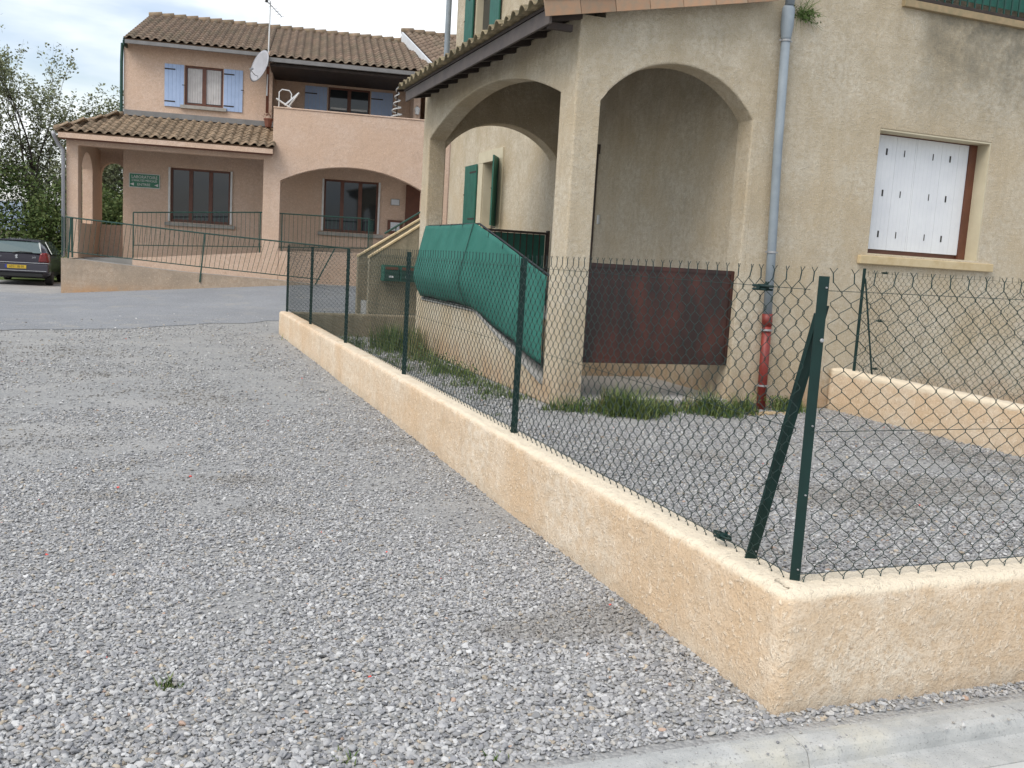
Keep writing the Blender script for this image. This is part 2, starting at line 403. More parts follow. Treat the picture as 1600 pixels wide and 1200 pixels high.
# kerb and pavement at the near side
kk = MB()
M_PAVE = simple('pale_dusty_pavement', (.56, .555, .53), (.47, .465, .44), .92, 2.2, 80, .5, .004)
for i in range(9):
    x0 = -3.9 + i * 1.0; x1 = x0 + .997
    mb = MB(); prof = [(2.30, -.20), (2.30, -.062), (2.425, -.058), (2.445, -.052), (2.452, -.03), (2.465, -.006), (2.49, .004), (2.55, .008), (2.585, .002), (2.60, -.02), (2.60, -.2)]
    k = len(prof)
    mb.v = [(x0, a, b) for a, b in prof] + [(x1, a, b) for a, b in prof]
    mb.f = [(j, j + 1, k + j + 1, k + j) for j in range(k - 1)] + [tuple(range(k)), tuple(range(2 * k - 1, k - 1, -1))]
    o = mb.build('kerb_stone', M_KERB, smooth=False, kind='structure')
    o.name = 'kerb' if i == 0 else 'kerb.%03d' % i
pv = MB(); pv.box((-30, -20, -.3), (30, 2.2995, -.066)); pv.build('pavement', M_PAVE, kind='structure')

# ------------------------------------------------------------------ gravel: real pebbles
M_PEB, t_, b_ = new_mat('pebble')
b_.inputs['Roughness'].default_value = .8; b_.inputs['Specular IOR Level'].default_value = .3
at = t_.nodes.new('ShaderNodeAttribute'); at.attribute_type = 'INSTANCER'; at.attribute_name = 'tint'
t_.links.new(at.outputs['Color'], b_.inputs['Base Color'])

def pebble_group(m):
    g = bpy.data.node_groups.new('scatter_pebbles', 'GeometryNodeTree')
    g.interface.new_socket('Geometry', in_out='INPUT', socket_type='NodeSocketGeometry')
    g.interface.new_socket('Geometry', in_out='OUTPUT', socket_type='NodeSocketGeometry')
    n = g.nodes.new; l = g.links.new
    gi = n('NodeGroupInput'); go = n('NodeGroupOutput')
    g2i = n('GeometryNodeGeometryToInstance')
    for k in range(7):
        ico = n('GeometryNodeMeshIcoSphere'); ico.inputs['Subdivisions'].default_value = 2; ico.inputs['Radius'].default_value = 1
        tx = n('ShaderNodeTexNoise'); tx.noise_dimensions = '4D'; tx.inputs['W'].default_value = k * 3.7; tx.inputs['Scale'].default_value = .9; tx.inputs['Detail'].default_value = 1
        sb = n('ShaderNodeVectorMath'); sb.operation = 'SUBTRACT'; sb.inputs[1].default_value = (.5, .5, .5)
        sc = n('ShaderNodeVectorMath'); sc.operation = 'SCALE'; sc.inputs['Scale'].default_value = 1.9
        sp = n('GeometryNodeSetPosition'); ss = n('GeometryNodeSetShadeSmooth'); ss.inputs['Shade Smooth'].default_value = k % 3 != 0
        sm = n('GeometryNodeSetMaterial'); sm.inputs['Material'].default_value = m
        l(tx.outputs['Color'], sb.inputs[0]); l(sb.outputs[0], sc.inputs[0]); l(ico.outputs[0], sp.inputs[0]); l(sc.outputs[0], sp.inputs['Offset'])
        l(sp.outputs[0], ss.inputs[0]); l(ss.outputs[0], sm.inputs[0]); l(sm.outputs[0], g2i.inputs[0])
    iop = n('GeometryNodeInstanceOnPoints'); iop.inputs['Pick Instance'].default_value = True
    ar = n('GeometryNodeInputNamedAttribute'); ar.data_type = 'FLOAT_VECTOR'; ar.inputs['Name'].default_value = 'rot'
    as_ = n('GeometryNodeInputNamedAttribute'); as_.data_type = 'FLOAT_VECTOR'; as_.inputs['Name'].default_value = 'size'
    ai = n('GeometryNodeInputNamedAttribute'); ai.data_type = 'INT'; ai.inputs['Name'].default_value = 'pick'
    l(gi.outputs[0], iop.inputs['Points']); l(g2i.outputs[0], iop.inputs['Instance'])
    l(ar.outputs[0], iop.inputs['Rotation']); l(as_.outputs[0], iop.inputs['Scale']); l(ai.outputs[0], iop.inputs['Instance Index'])
    l(iop.outputs[0], go.inputs[0])
    return g
PEB = pebble_group(M_PEB)
PALETTE = np.array([(.345, .34, .335), (.40, .395, .385), (.275, .275, .275), (.455, .45, .435), (.235, .235, .24), (.37, .35, .315), (.49, .485, .47),
                    (.31, .31, .30), (.41, .35, .27), (.42, .30, .23)])
PW = np.array([.2, .19, .16, .12, .09, .09, .06, .06, .022, .004]); PW = PW / PW.sum()
def bumps(x, y, s, seed):
    """cheap smooth noise"""
    q = np.random.default_rng(seed); tot = 0
    for k in range(7):
        a, b, c = q.normal(0, s, 2).tolist() + [q.uniform(0, 6.28)]
        tot = tot + np.sin(a * x + b * y + c)
    return tot / 7
def gravel(name, label_cells, seed, dark=1.0):
    P = []; SZ = []
    for (x0, x1, y0, y1, dens, size) in label_cells:
        n = int((x1 - x0) * (y1 - y0) * dens)
        p = np.stack([rng.uniform(x0, x1, n), rng.uniform(y0, y1, n)], 1)
        s = size * np.minimum(np.exp(rng.normal(0, .33, n)), 2.0)
        P.append(p); SZ.append(s)
    P = np.concatenate(P); SZ = np.concatenate(SZ)
    n = len(P)
    # trodden patches have fewer and smaller stones
    bare = .17 * np.clip((P[:, 1] - 5) / 3, 0, 1) + bumps(P[:, 0], P[:, 1] * 1.3, 1.6, seed) + .6 * bumps(P[:, 0], P[:, 1], 4, seed + 1)
    keep = rng.uniform(0, 1, n) > np.clip((bare - .12) * 2.2, 0, .8)
    keep &= np.array([y < 16 or y < road_edge(x) + 3.2 * rnd.random() ** 3 for x, y in P]) & ~((P[:, 0] > 2.13) & (P[:, 1] > 17.4))
    P = P[keep]; SZ = SZ[keep]; bare = bare[keep]; n = len(P)
    z = np.where(P[:, 1] < 2.62, .004, ground_z(P[:, 0], P[:, 1])) + SZ * rng.uniform(.05, .75, n)
    me = bpy.data.meshes.new(name); me.vertices.add(n)
    me.vertices.foreach_set('co', np.stack([P[:, 0], P[:, 1], z], 1).astype(np.float32).ravel())
    rot = np.stack([rng.normal(0, .3, n), rng.normal(0, .3, n), rng.uniform(0, 6.28, n)], 1)
    size = np.stack([SZ, SZ * rng.uniform(.55, .95, n), SZ * rng.uniform(.32, .6, n)], 1)
    col = PALETTE[rng.choice(len(PALETTE), n, p=PW)] * np.exp(rng.normal(0, .10, (n, 1))) * dark * np.array([1.02, 1.02, 1.03])
    dirty = np.clip((bumps(P[:, 0] * 1.0, P[:, 1], 1.4, seed + 5) + .5 * bumps(P[:, 0], P[:, 1], 5, seed + 6) - .26) * 1.8, 0, .42)[:, None]
    col = col * (1 - dirty) + np.array([.17, .15, .12]) * dirty
    red = rng.uniform(0, 1, n) < .00022
    col[red] = (.75, .12, .10)
    a = me.attributes.new('rot', 'FLOAT_VECTOR', 'POINT'); a.data.foreach_set('vector', rot.astype(np.float32).ravel())
    a = me.attributes.new('size', 'FLOAT_VECTOR', 'POINT'); a.data.foreach_set('vector', size.astype(np.float32).ravel())
    a = me.attributes.new('pick', 'INT', 'POINT'); a.data.foreach_set('value', rng.integers(0, 7, n).astype(np.int32))
    a = me.attributes.new('tint', 'FLOAT_VECTOR', 'POINT'); a.data.foreach_set('vector', col.astype(np.float32).ravel())
    me.materials.append(M_PEB)
    o = bpy.data.objects.new(name, me); C.objects.link(o); o['kind'] = 'stuff'
    md = o.modifiers.new('scatter', 'NODES'); md.node_group = PEB
    return o
g = gravel('gravel', [(-2.2, 2.13, 2.63, 3.6, 8200, .0080), (-2.0, 2.13, 3.6, 4.8, 8600, .0069), (-2.2, 2.13, 4.8, 6.8, 5600, .0065), (-2.4, 2.13, 6.8, 9.5, 2700, .0072), (-3, 2.13, 9.5, 13, 900, .0085),
                      (-4.5, 2.13, 13, 20.8, 300, .010), (2.13, 4.6, 2.63, 2.71, 7000, .0082), (.2, 4.4, 2.44, 2.62, 420, .0045)], 3)
tag(g, 'loose grey river gravel covering the open lot in the foreground', 'gravel')
g = gravel('gravel', [(2.34, 7.8, 2.92, 6.2, 4200, .0088), (2.34, 7.8, 6.2, 9.3, 2600, .0088), (2.34, 4.0, 9.3, 17.5, 800, .012)], 9, .92)
tag(g, 'loose grey gravel of the yard enclosed by the mesh fence and low wall', 'gravel')

# ------------------------------------------------------------------ low plaster walls
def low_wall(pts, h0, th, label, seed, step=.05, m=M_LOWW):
    """sweep of a rounded section along a polyline; pts = (x, y, top z) of the outer face, the wall lies to the right side of travel"""
    base = Vector((pts[0][0], pts[0][1], 0))
    root = None
    P = [Vector((p[0], p[1])) for p in pts]
    st = []
    for i in range(len(P) - 1):
        L_ = (P[i + 1] - P[i]).length; n = max(2, int(L_ / step)); 
        for k in range(n + (1 if i == len(P) - 2 else 0)):
            q = k / n; st.append((P[i].lerp(P[i + 1], q), pts[i][2] + (pts[i + 1][2] - pts[i][2]) * q, i, q))
    rad = .042; sg_ = 1 if th > 0 else -1
    prof = []   # (offset from the outer face, height factor or drop)
    for zf in (-.12, .0, .08, .16, .24, .32): prof.append((0, zf, False))
    for a in (0, 22, 45, 68, 90): prof.append((sg_ * rad * (1 - math.cos(R(a))), rad * (1 - math.sin(R(a))), True))
    prof += [(th * .33, 0, True), (th * .66, 0, True)]
    for a in (90, 68, 45, 22, 0): prof.append((th - sg_ * rad * (1 - math.cos(R(a))), rad * (1 - math.sin(R(a))), True))
    for zf in (.32, .24, .16, .08, 0, -.12): prof.append((th, zf, False))
    q = random.Random(seed)
    V = []; nseg = len(P) - 1
    dirs = [(P[i + 1] - P[i]).normalized() for i in range(nseg)]
    nrm = [Vector((d.y, -d.x)) for d in dirs]     # right-hand side
    def off(i, qq):
        if qq == 0 and i > 0:
            b = (nrm[i - 1] + nrm[i]).normalized(); return b / b.dot(nrm[i])
        return nrm[i]
    for si, (p, zt, i, qq) in enumerate(st):
        d = off(i, qq); gz = float(ground_z(p.x, p.y)) * 0
        for (o_, zz, fromtop) in prof:
            z = zt - zz if fromtop else zz
            j = .0045
            V.append((p.x + d.x * o_ + q.gauss(0, j * .6), p.y + d.y * o_ + q.gauss(0, j * .6), z + (q.gauss(0, j * .55) if z > 0 else 0)))
    k = len(prof); F = []
    for s_ in range(len(st) - 1):
        for j in range(k - 1): F.append((s_ * k + j, (s_ + 1) * k + j, (s_ + 1) * k + j + 1, s_ * k + j + 1))
    F.append(tuple(range(k))); F.append(tuple(range((len(st) - 1) * k, len(st) * k))[::-1])
    mb = MB(); mb.v = V; mb.f = F
    o = mb.build('low_wall', m, off=base, smooth=True); o.location = base
    tag(o, label, 'wall')
    return o
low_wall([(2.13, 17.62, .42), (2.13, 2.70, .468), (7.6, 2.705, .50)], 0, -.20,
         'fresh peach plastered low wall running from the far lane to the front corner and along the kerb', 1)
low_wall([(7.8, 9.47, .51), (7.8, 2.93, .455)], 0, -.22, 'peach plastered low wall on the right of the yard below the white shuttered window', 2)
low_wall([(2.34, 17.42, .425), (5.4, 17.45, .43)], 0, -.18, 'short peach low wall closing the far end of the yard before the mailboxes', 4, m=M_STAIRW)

# ------------------------------------------------------------------ chain link fences
def mesh_panel(p0, p1, zb, zt, cw=.078, ch=.080, rad=.0018, prong=.05, name='wire_mesh', parent=None, base=None):
    p0 = Vector(p0); p1 = Vector(p1); L_ = (p1 - p0).length; d = (p1 - p0) / L_; nrm = Vector((d.y, -d.x, 0))
    nw = int(L_ / (cw / 2)); nh = int(round((zt - zb) / (ch / 2)))
    dz = (zt - zb) / nh
    rr = random.Random(nw)
    V = []; F = []
    def seg(a, b, r0):
        t = (b - a).normalized(); e = t.cross(nrm); k = len(V)
        for p in (a, b):
            V.append(p + nrm * r0); V.append(p - nrm * r0 * .5 + e * r0 * .87); V.append(p - nrm * r0 * .5 - e * r0 * .87)
        F.extend([(k, k + 1, k + 4, k + 3), (k + 1, k + 2, k + 5, k + 4), (k + 2, k, k + 3, k + 5)])
    sag = [rr.gauss(0, .0015) for _ in range(nw + 3)]
    for i in range(nw):
        ua = i * cw / 2 - .0015; ub = (i + 1) * cw / 2 + .0015
        pts = []
        for j in range(nh + 1):
            lo = (i + j) % 2 == 0
            uu = ua if lo else ub
            z = zb + j * dz + (.0022 if lo else -.0022)
            wob = .004 * math.sin(j * .45 + i * .02) + .004 * math.sin(i * .11 + j * .21) + sag[i if lo else i + 1] + rr.gauss(0, .0008)
            for dzk in ((-.0055, .0055) if 0 < j < nh else (0,)):
                pts.append(p0 + d * (uu + wob) + nrm * ((.0018 if lo else -.0018) + .006 * math.sin(i * .05 + j * .3)) + Vector((0, 0, z + dzk + .003 * math.sin(i * .07))))
        for a, b in zip(pts[:-1], pts[1:]): seg(a, b, rad)
        # knuckle at the foot, twisted prong at the head
        if i % 2 == 0:
            a = pts[0]
            t0 = a + nrm * .006 + Vector((0, 0, -.012)); t1 = a + nrm * .009 + d * .002 + Vector((0, 0, -.022))
            seg(a, t0, rad); seg(t0, t1, rad * 2.1); seg(t0, a + d * .012 + Vector((0, 0, .012)), rad)
        a = pts[-1]
        if (i + nh) % 2 == 0:
            top = a + Vector((0, 0, prong * .62)) + d * rr.gauss(0, .004)
            seg(a - Vector((0, 0, .004)), top, rad * 1.5)
            seg(top, top + Vector((0, 0, .018)) + d * rr.uniform(.006, .018), rad); seg(top, top + Vector((0, 0, .018)) - d * rr.uniform(.006, .018), rad)
    mb = MB(); mb.v = [tuple(v) for v in V]; mb.f = F
    return mb.build(name, M_WIRE, parent, off=base)
def post(parent, base, x, y, zb, zt, wdt=.034, name='post', lean=(0, 0)):
    """T section post with a folded lip and little white clip heads"""
    mb = MB(); w2 = wdt / 2
    mb.hexa([(x - w2, y - .004, zb), (x + w2, y - .004, zb), (x + w2, y + .002, zb), (x - w2, y + .002, zb)] + [(x - w2 + lean[0], y - .004 + lean[1], zt), (x + w2 + lean[0], y - .004 + lean[1], zt), (x + w2 + lean[0], y + .002 + lean[1], zt), (x - w2 + lean[0], y + .002 + lean[1], zt)])
    mb.hexa([(x - .004, y + .002, zb), (x + .004, y + .002, zb), (x + .004, y + .034, zb), (x - .004, y + .034, zb)] + [(x - .004 + lean[0], y + .002 + lean[1], zt), (x + .004 + lean[0], y + .002 + lean[1], zt), (x + .004 + lean[0], y + .034 + lean[1], zt), (x - .004 + lean[0], y + .034 + lean[1], zt)])
    o = mb.build(name, M_PAINTG, parent, off=base)
    return o
def tensioner(parent, base, p, d, s=1.):
    """wire tightener: open cradle with a toothed drum"""
    p = Vector(p); d = Vector(d).normalized(); n = Vector((d.y, -d.x, 0))
    mb = MB(); L_ = .055 * s
    for k in (-1, 1):
        a = p - d * L_ + n * .016 * s * k; b = p + d * L_ + n * .016 * s * k
        mb.path([p - d * L_ * 1.25, a + d * .01, a + d * .02, b - d * .02, b - d * .01, p + d * L_ * 1.25], .0055 * s, 5)
        mb.path([q + Vector((0, 0, -.014 * s)) for q in (a + d * .01, b - d * .01)], .005 * s, 5)
    mb.tube(p - n * .024 * s + Vector((0, 0, -.005 * s)), p + n * .024 * s + Vector((0, 0, -.005 * s)), .013 * s, n=8)
    for k in range(6):
        q = R(60 * k); mb.tube(p + n * .02 * s, p + n * .02 * s + d * math.cos(q) * .02 * s + Vector((0, 0, math.sin(q) * .02 * s)), .004 * s, n=4)
    return mb.build('wire_tensioner', M_PAINTG, parent, off=base)
def clips(parent, base, pts):
    for (x, y, z, rr_) in pts:
        mb = MB(); mb.lathe((x, y, z), [(0.0005, -.004), (rr_ * .8, -.003), (rr_, 0), (rr_, .003)], 8, 'y')
        mb.build('bolt', M_COLLAR, parent, off=base)
FX = 2.25
fb = (FX, 2.82, 0)
fence = thing('chain_link_fence', 'dark green chain link fence standing on the long front low wall and its corner', 'fence', fb)
# angle corner post facing the lens
def flat_post(x, y, zb, zt, wdt, ang, name='post', parent=None, base=None, dx=0, dy=0, th=.006):
    a = R(ang); e = Vector((math.cos(a), math.sin(a), 0)); n = Vector((-e.y, e.x, 0)); mb = MB()
    def ring(c, z): return [tuple(Vector(c) + e * p + n * q + Vector((0, 0, z))) for p, q in ((-wdt / 2, -th / 2), (wdt / 2, -th / 2), (wdt / 2, th / 2), (-wdt / 2, th / 2))]
    mb.hexa(ring((x, y, 0), zb) + ring((x + dx, y + dy, 0), zt))
    rib = lambda c, z: [tuple(Vector(c) + e * p + n * q + Vector((0, 0, z))) for p, q in ((-.004, th / 2), (.004, th / 2), (.004, th / 2 + .03), (-.004, th / 2 + .03))]
    mb.hexa(rib((x, y, 0), zb) + rib((x + dx, y + dy, 0), zt))
    return mb.build(name, M_PAINTG, parent, off=base)
flat_post(FX + .005, 2.815, .44, 1.606, .037, -28, parent=fence, base=fb, dx=-.004, dy=0)
for y in (5.8, 8.81, 11.82, 14.72, 17.5):
    flat_post(FX, y, .41, 1.612, .042, -18, parent=fence, base=fb)
for x in (5.25,): flat_post(x, 2.83, .45, 1.63, .042, -18, parent=fence, base=fb)
# raking strut behind the corner post
mb = MB(); mb.hexa([(FX - .020, 3.10, .455), (FX + .020, 3.085, .455), (FX + .022, 3.095, .455), (FX - .018, 3.11, .455),
                    (FX + .004, 2.822, 1.50), (FX + .042, 2.822, 1.50), (FX + .042, 2.83, 1.50), (FX + .004, 2.83, 1.50)])
mb.hexa([(FX - .003, 3.095, .455), (FX + .005, 3.095, .455), (FX + .005, 3.125, .465), (FX - .003, 3.125, .465),
         (FX + .015, 2.84, 1.46), (FX + .023, 2.84, 1.46), (FX + .023, 2.87, 1.47), (FX + .015, 2.87, 1.47)])
mb.build('strut', M_PAINTG, fence, off=fb)
clips(fence, fb, [(FX + .008, 2.805, 1.565, .0035), (FX + .01, 2.803, 1.375, .008), (FX + .008, 2.805, 1.06, .0035), (FX + .008, 2.805, .80, .0035), (FX + .008, 2.805, .515, .0035),
                  (FX + .012, 3.075, .50, .0035)])
mesh_panel((FX - .02, 2.86, 0), (FX - .02, 17.5, 0), .482, 1.585, parent=fence, base=fb)
mesh_panel((FX + .03, 2.80, 0), (7.6, 2.80, 0), .482, 1.585, cw=.0895, ch=.078, parent=fence, base=fb)
wires = MB()
for z in (1.555, 1.04, .50):
    wires.path([(FX - .02, 2.86, z), (FX - .02, 5.8, z), (FX - .02, 11.8, z), (FX - .02, 17.5, z)], .0016, 4)
    wires.path([(FX, 2.797, z), (7.6, 2.797, z + .03)], .0016, 4)
wires.build('tension_wire', M_WIRE, fence, off=fb)
tensioner(fence, fb, (FX - .02, 3.15, 1.555), (0, 1, 0), .95)
tensioner(fence, fb, (FX - .02, 3.27, .512), (0, 1, 0), .9)
fb2 = (7.92, 9.18, 0)
f2 = thing('chain_link_fence', 'dark green chain link fence on the right low wall in front of the house wall', 'fence', fb2)
flat_post(7.93, 9.20, .46, 1.74, .036, -40, parent=f2, base=fb2)
mb = MB(); mb.tube((7.93, 9.17, 1.62), (7.94, 8.90, .50), .011, n=5); mb.build('strut', M_PAINTG, f2, off=fb2)
flat_post(7.93, 6.2, .46, 1.66, .036, -40, parent=f2, base=fb2); flat_post(7.93, 3.1, .46, 1.66, .036, -40, parent=f2, base=fb2)
mesh_panel((7.91, 3.1, 0), (7.91, 9.17, 0), .53, 1.66, parent=f2, base=fb2)
wires = MB()
for z in (1.66, 1.12, .56): wires.path([(7.91, 3.1, z - .03), (7.91, 9.18, z + .03)], .0016, 4)
wires.build('tension_wire', M_WIRE, f2, off=fb2)
for z in (1.70, 1.145, .585): tensioner(f2, fb2, (7.9, 8.82, z), (0, 1, 0), .85)
fb3 = (2.3, 17.5, 0)
f3 = thing('chain_link_fence', 'short far chain link fence in front of the mailbox wall', 'fence', fb3)
mesh_panel((2.3, 17.52, 0), (5.3, 17.52, 0), .44, 1.5, parent=f3, base=fb3)
wires = MB()
for z in (1.5, .98, .45): wires.path([(2.3, 17.52, z), (5.3, 17.52, z)], .0018, 4)
wires.build('tension_wire', M_WIRE, f3, off=fb3)
flat_post(4.9, 17.55, .41, 1.55, .04, -18, parent=f3, base=fb3)

# ------------------------------------------------------------------ roof tiles
def tile_mesh(name, pitch=.27, length=.42, h=.055, m=None, n=8, under=True):
    """one clay tile: shallow channel and a rounded roll, 14 mm thick at the nose"""
    prof = []
    for i in range(n + 1):
        q = i / n; x = q * pitch * 1.04
        if q < .38: z = .012 - .012 * math.sin(q / .38 * math.pi)
        else: z = .012 + h * math.sin((q - .38) / .62 * math.pi) ** .8
        prof.append((x, z))
    mb = MB(); th = .014
    k = n + 1
    for (y, lift) in ((0, .02), (length, 0.0)):
        for x, z in prof: mb.v.append((x, y, z + lift))
    for x, z in prof: mb.v.append((x, 0, z + .02 - th))
    for i in range(n):
        mb.f.append((i, i + 1, k + i + 1, k + i)); mb.f.append((2 * k + i, 2 * k + i + 1, i + 1, i)[::1])
    for x, z in prof: mb.v.append((x, length, z - th))
    for i in range(n): mb.f.append((2 * k + i + 1, 2 * k + i, 3 * k + i, 3 * k + i + 1))
    me = bpy.data.meshes.new(name); me.from_pydata(mb.v, [], mb.f); me.update(); me.materials.append(m)
    me.polygons.foreach_set('use_smooth', [True] * len(me.polygons))
    return me, mb
def basis(p, a, s):
    a = Vector(a).normalized(); s = Vector(s).normalized(); n = a.cross(s).normalized()
    mtx = Matrix((a, s, n)).transposed().to_4x4(); mtx.translation = Vector(p); return mtx
def tiles(parent, me, p0, a, s, ncol, nrow, pitch, step, keep=None, name='roof_tile', jitter=.006, shift=0):
    a = Vector(a).normalized(); s = Vector(s).normalized(); out_ = []
    for j in range(nrow):
        for i in range(ncol):
            p = Vector(p0) + a * (i * pitch + shift * j) + s * (j * step)
            if keep and not keep(p): continue
            o = bpy.data.objects.new(name, me); C.objects.link(o); o.parent = parent
            mm = basis(p + s * rnd.gauss(0, jitter) + Vector((0, 0, rnd.gauss(0, jitter * .4))), a + s * rnd.gauss(0, .012), s + a * rnd.gauss(0, .012)); o.matrix_local = mm; out_.append(o)
    return out_
def tiles_joined(parent, mb0, p0, a, s, ncol, nrow, pitch, step, m, keep=None, name='roof_tile', off=(0, 0, 0)):
    a = Vector(a).normalized(); s = Vector(s).normalized(); out_ = MB(); vs = [Vector(v) for v in mb0.v]
    for j in range(nrow):
        for i in range(ncol):
            p = Vector(p0) + a * (i * pitch) + s * (j * step + rnd.gauss(0, .006))
            if keep and not keep(p): continue
            mm = basis(p, a + s * rnd.gauss(0, .008), s); out_.add([mm @ v for v in vs], mb0.f)
    o = out_.build(name, m, parent, off=off, smooth=True, kind='stuff')
    return o
def island_tile_mat(name, c1, c2, moss):
    m, t, b = new_mat(name); b.inputs['Roughness'].default_value = .9; b.inputs['Specular IOR Level'].default_value = .25
    g_ = t.nodes.new('ShaderNodeNewGeometry'); v = coords(t)
    col = mix(t, g_.outputs['Random Per Island'], c1, c2)
    col = mix(t, ramp(t, noise(t, v, 1.4, 5, .65), [(.42, 0.), (.7, .8)]), col, moss)
    col = mix(t, ramp(t, noise(t, v, 22, 3), [(.3, .5), (.55, 0.)]), col, (.10, .07, .045))
    t.links.new(col, b.inputs['Base Color']); bump(t, b, noise(t, v, 40, 4), .4, .005)
    return m
M_TILE_I = island_tile_mat('weathered_brown_tile_row', (.275, .20, .15), (.19, .14, .105), (.17, .15, .105))

# ------------------------------------------------------------------ near cream house
HB = (4.16, 9.5, 0)
house = thing('house', 'cream roughcast house with arched corner porch and brown tiled lean-to roof', 'house', HB)
def hb(mb, name, m, bevel=0, parent=None, **k): return mb.build(name, m, parent or house, off=HB, bevel=bevel, **k)
roofz = lambda x: 4.20 + .2 * (x - 3.7)
# front wall: porch arch, main front with shuttered window and upper balcony
fa, fas = arc(4.45, 6.38, 3.34, .49)
def fw(a, b):
    def top(x): return min(roofz(x) - .05, 9) if x <= 6.401 else 8.6
    if b <= 4.45 + 1e-6: return []
    if b <= 6.38 + 1e-6: return [(fa(a), top(a), fa(b), top(b))]
    if b <= 6.45 + 1e-6: return [(0, 3.34, 0, 3.34), (3.34, roofz(6.38) - .05, 3.34, roofz(6.38) - .05)]
    z = [0, 1.93, 3.43, 3.7, 4.96, 6.9, 8.6]
    skip = set()
    if a >= 8.21 - 1e-6 and b <= 9.98 + 1e-6: skip.add(1)
    if a >= 8.45 - 1e-6 and b <= 11.6 + 1e-6: skip.add(4)
    return [(z[i], z[i + 1], z[i], z[i + 1]) for i in range(6) if i not in skip]
mb = wall_cells('x', 9.5, .30, fas + [6.45], lambda a, b: fw(a, b)); hb(mb, 'porch_front_wall', M_HOUSE, .018, seam=lambda x, y, z: abs(x - 4.45) < .003 and y < 9.82 or x > 6.44)
mb = wall_cells('x', 9.5, .30, [6.452, 7.3, 8.21, 8.45, 9.98, 11.6, 13.0], fw); hb(mb, 'front_wall', M_HOUSE, .012, seam=lambda x, y, z: x < 6.46)
# porch side wall with its wide arch, parapet following the steps
sa, sas = arc(9.93, 15.30, 3.45, .46, 32)
def par(y): return .20 + (.85 - .20) * min(max((y - 9.93) / 2.57, 0), 1)
def sw(a, b):
    top = 4.19
    if b <= 9.93 + 1e-6: return [(0, .2, 0, .2), (.2, 3.45, .2, 3.45), (3.45, top, 3.45, top)]
    if a >= 15.3 - 1e-6: return [(0, .85, 0, .85), (.85, 3.45, .85, 3.45), (3.45, top, 3.45, top)]
    return [(0, par(a), 0, par(b)), (sa(a), top, sa(b), top)]
mb = wall_cells('y', 4.16, .29, [9.5] + sorted(set(sas + [12.5])) + [15.68], sw); hb(mb, 'porch_side_wall', M_HOUSE, .02, seam=lambda x, y, z: x > 4.44 and y < 9.85 and z < 9)
# far porch wall with a second arch
ba, bas = arc(4.45, 6.448, 3.34, .49)
mb = wall_cells('x', 15.32, .34, bas + [6.449], lambda a, b: ([(0, .82, 0, .82), (ba(a), roofz(a) - .05, ba(b), roofz(b) - .05)] if b <= 6.4481 else [(0, .82, 0, .82), (.82, 3.34, .82, 3.34), (3.34, 4.6, 3.34, 4.6)]))
hb(mb, 'porch_back_wall', M_HOUSE, .015, seam=lambda x, y, z: x > 6.41 or x < 4.46)
# long side wall of the main block with door, small window, upper window
def lw(a, b):
    z = [0, .85, 2.2, 2.95, 3.56, 6.1, 7.3, 8.6]
    skip = set()
    if a >= 18.27 - 1e-6 and b <= 19.27 + 1e-6: skip |= {2, 3}
    if a >= 13.75 - 1e-6 and b <= 14.7 + 1e-6: skip |= {1, 2}
    if a >= 19.27 - 1e-6 and b <= 20.36 + 1e-6: skip.add(5)
    return [(z[i], z[i + 1], z[i], z[i + 1]) for i in range(7) if i not in skip]
mb = wall_cells('y', 6.45, .3, [9.802, 13.75, 14.7, 18.27, 19.27, 20.36, 21.8], lw); hb(mb, 'side_wall', M_HOUSE, .01)
hb(MB().box((12.7, 9.802, 0), (13.0, 21.5, 8.6)).box((6.752, 21.5, 0), (13.0, 21.8, 8.6)), 'back_wall', M_HOUSE)
hb(MB().box((8.0, 10.6, 4.7), (12.4, 10.7, 7.2)).box((8.0, 9.802, 4.7), (12.4, 10.6, 4.75)), 'balcony_recess_wall', M_HOUSE)
hb(MB().box((7.9, 9.86, 1.7), (10.3, 9.95, 3.7)), 'window_backing', M_WOOD)
# main roof (above the frame)
mrf = hb(MB().hexa([(5.9, 9.0, 8.55), (13.5, 9.0, 8.55), (13.5, 15.6, 10.2), (5.9, 15.6, 10.2), (5.9, 9.0, 8.65), (13.5, 9.0, 8.65), (13.5, 15.6, 10.3), (5.9, 15.6, 10.3)])
         .hexa([(5.9, 15.602, 10.2), (13.5, 15.602, 10.2), (13.5, 22.3, 8.55), (5.9, 22.3, 8.55), (5.9, 15.602, 10.3), (13.5, 15.602, 10.3), (13.5, 22.3, 8.65), (5.9, 22.3, 8.65)]), 'main_roof', M_TILE_P)
# porch roof
deck = MB().hexa([(3.74, 9.34, roofz(3.74) - .035), (6.449, 9.34, roofz(6.449) - .035), (6.449, 15.44, roofz(6.449) - .035), (3.74, 15.44, roofz(3.74) - .035),
                  (3.74, 9.34, roofz(3.74)), (6.449, 9.34, roofz(6.449)), (6.449, 15.44, roofz(6.449)), (3.74, 15.44, roofz(3.74))])
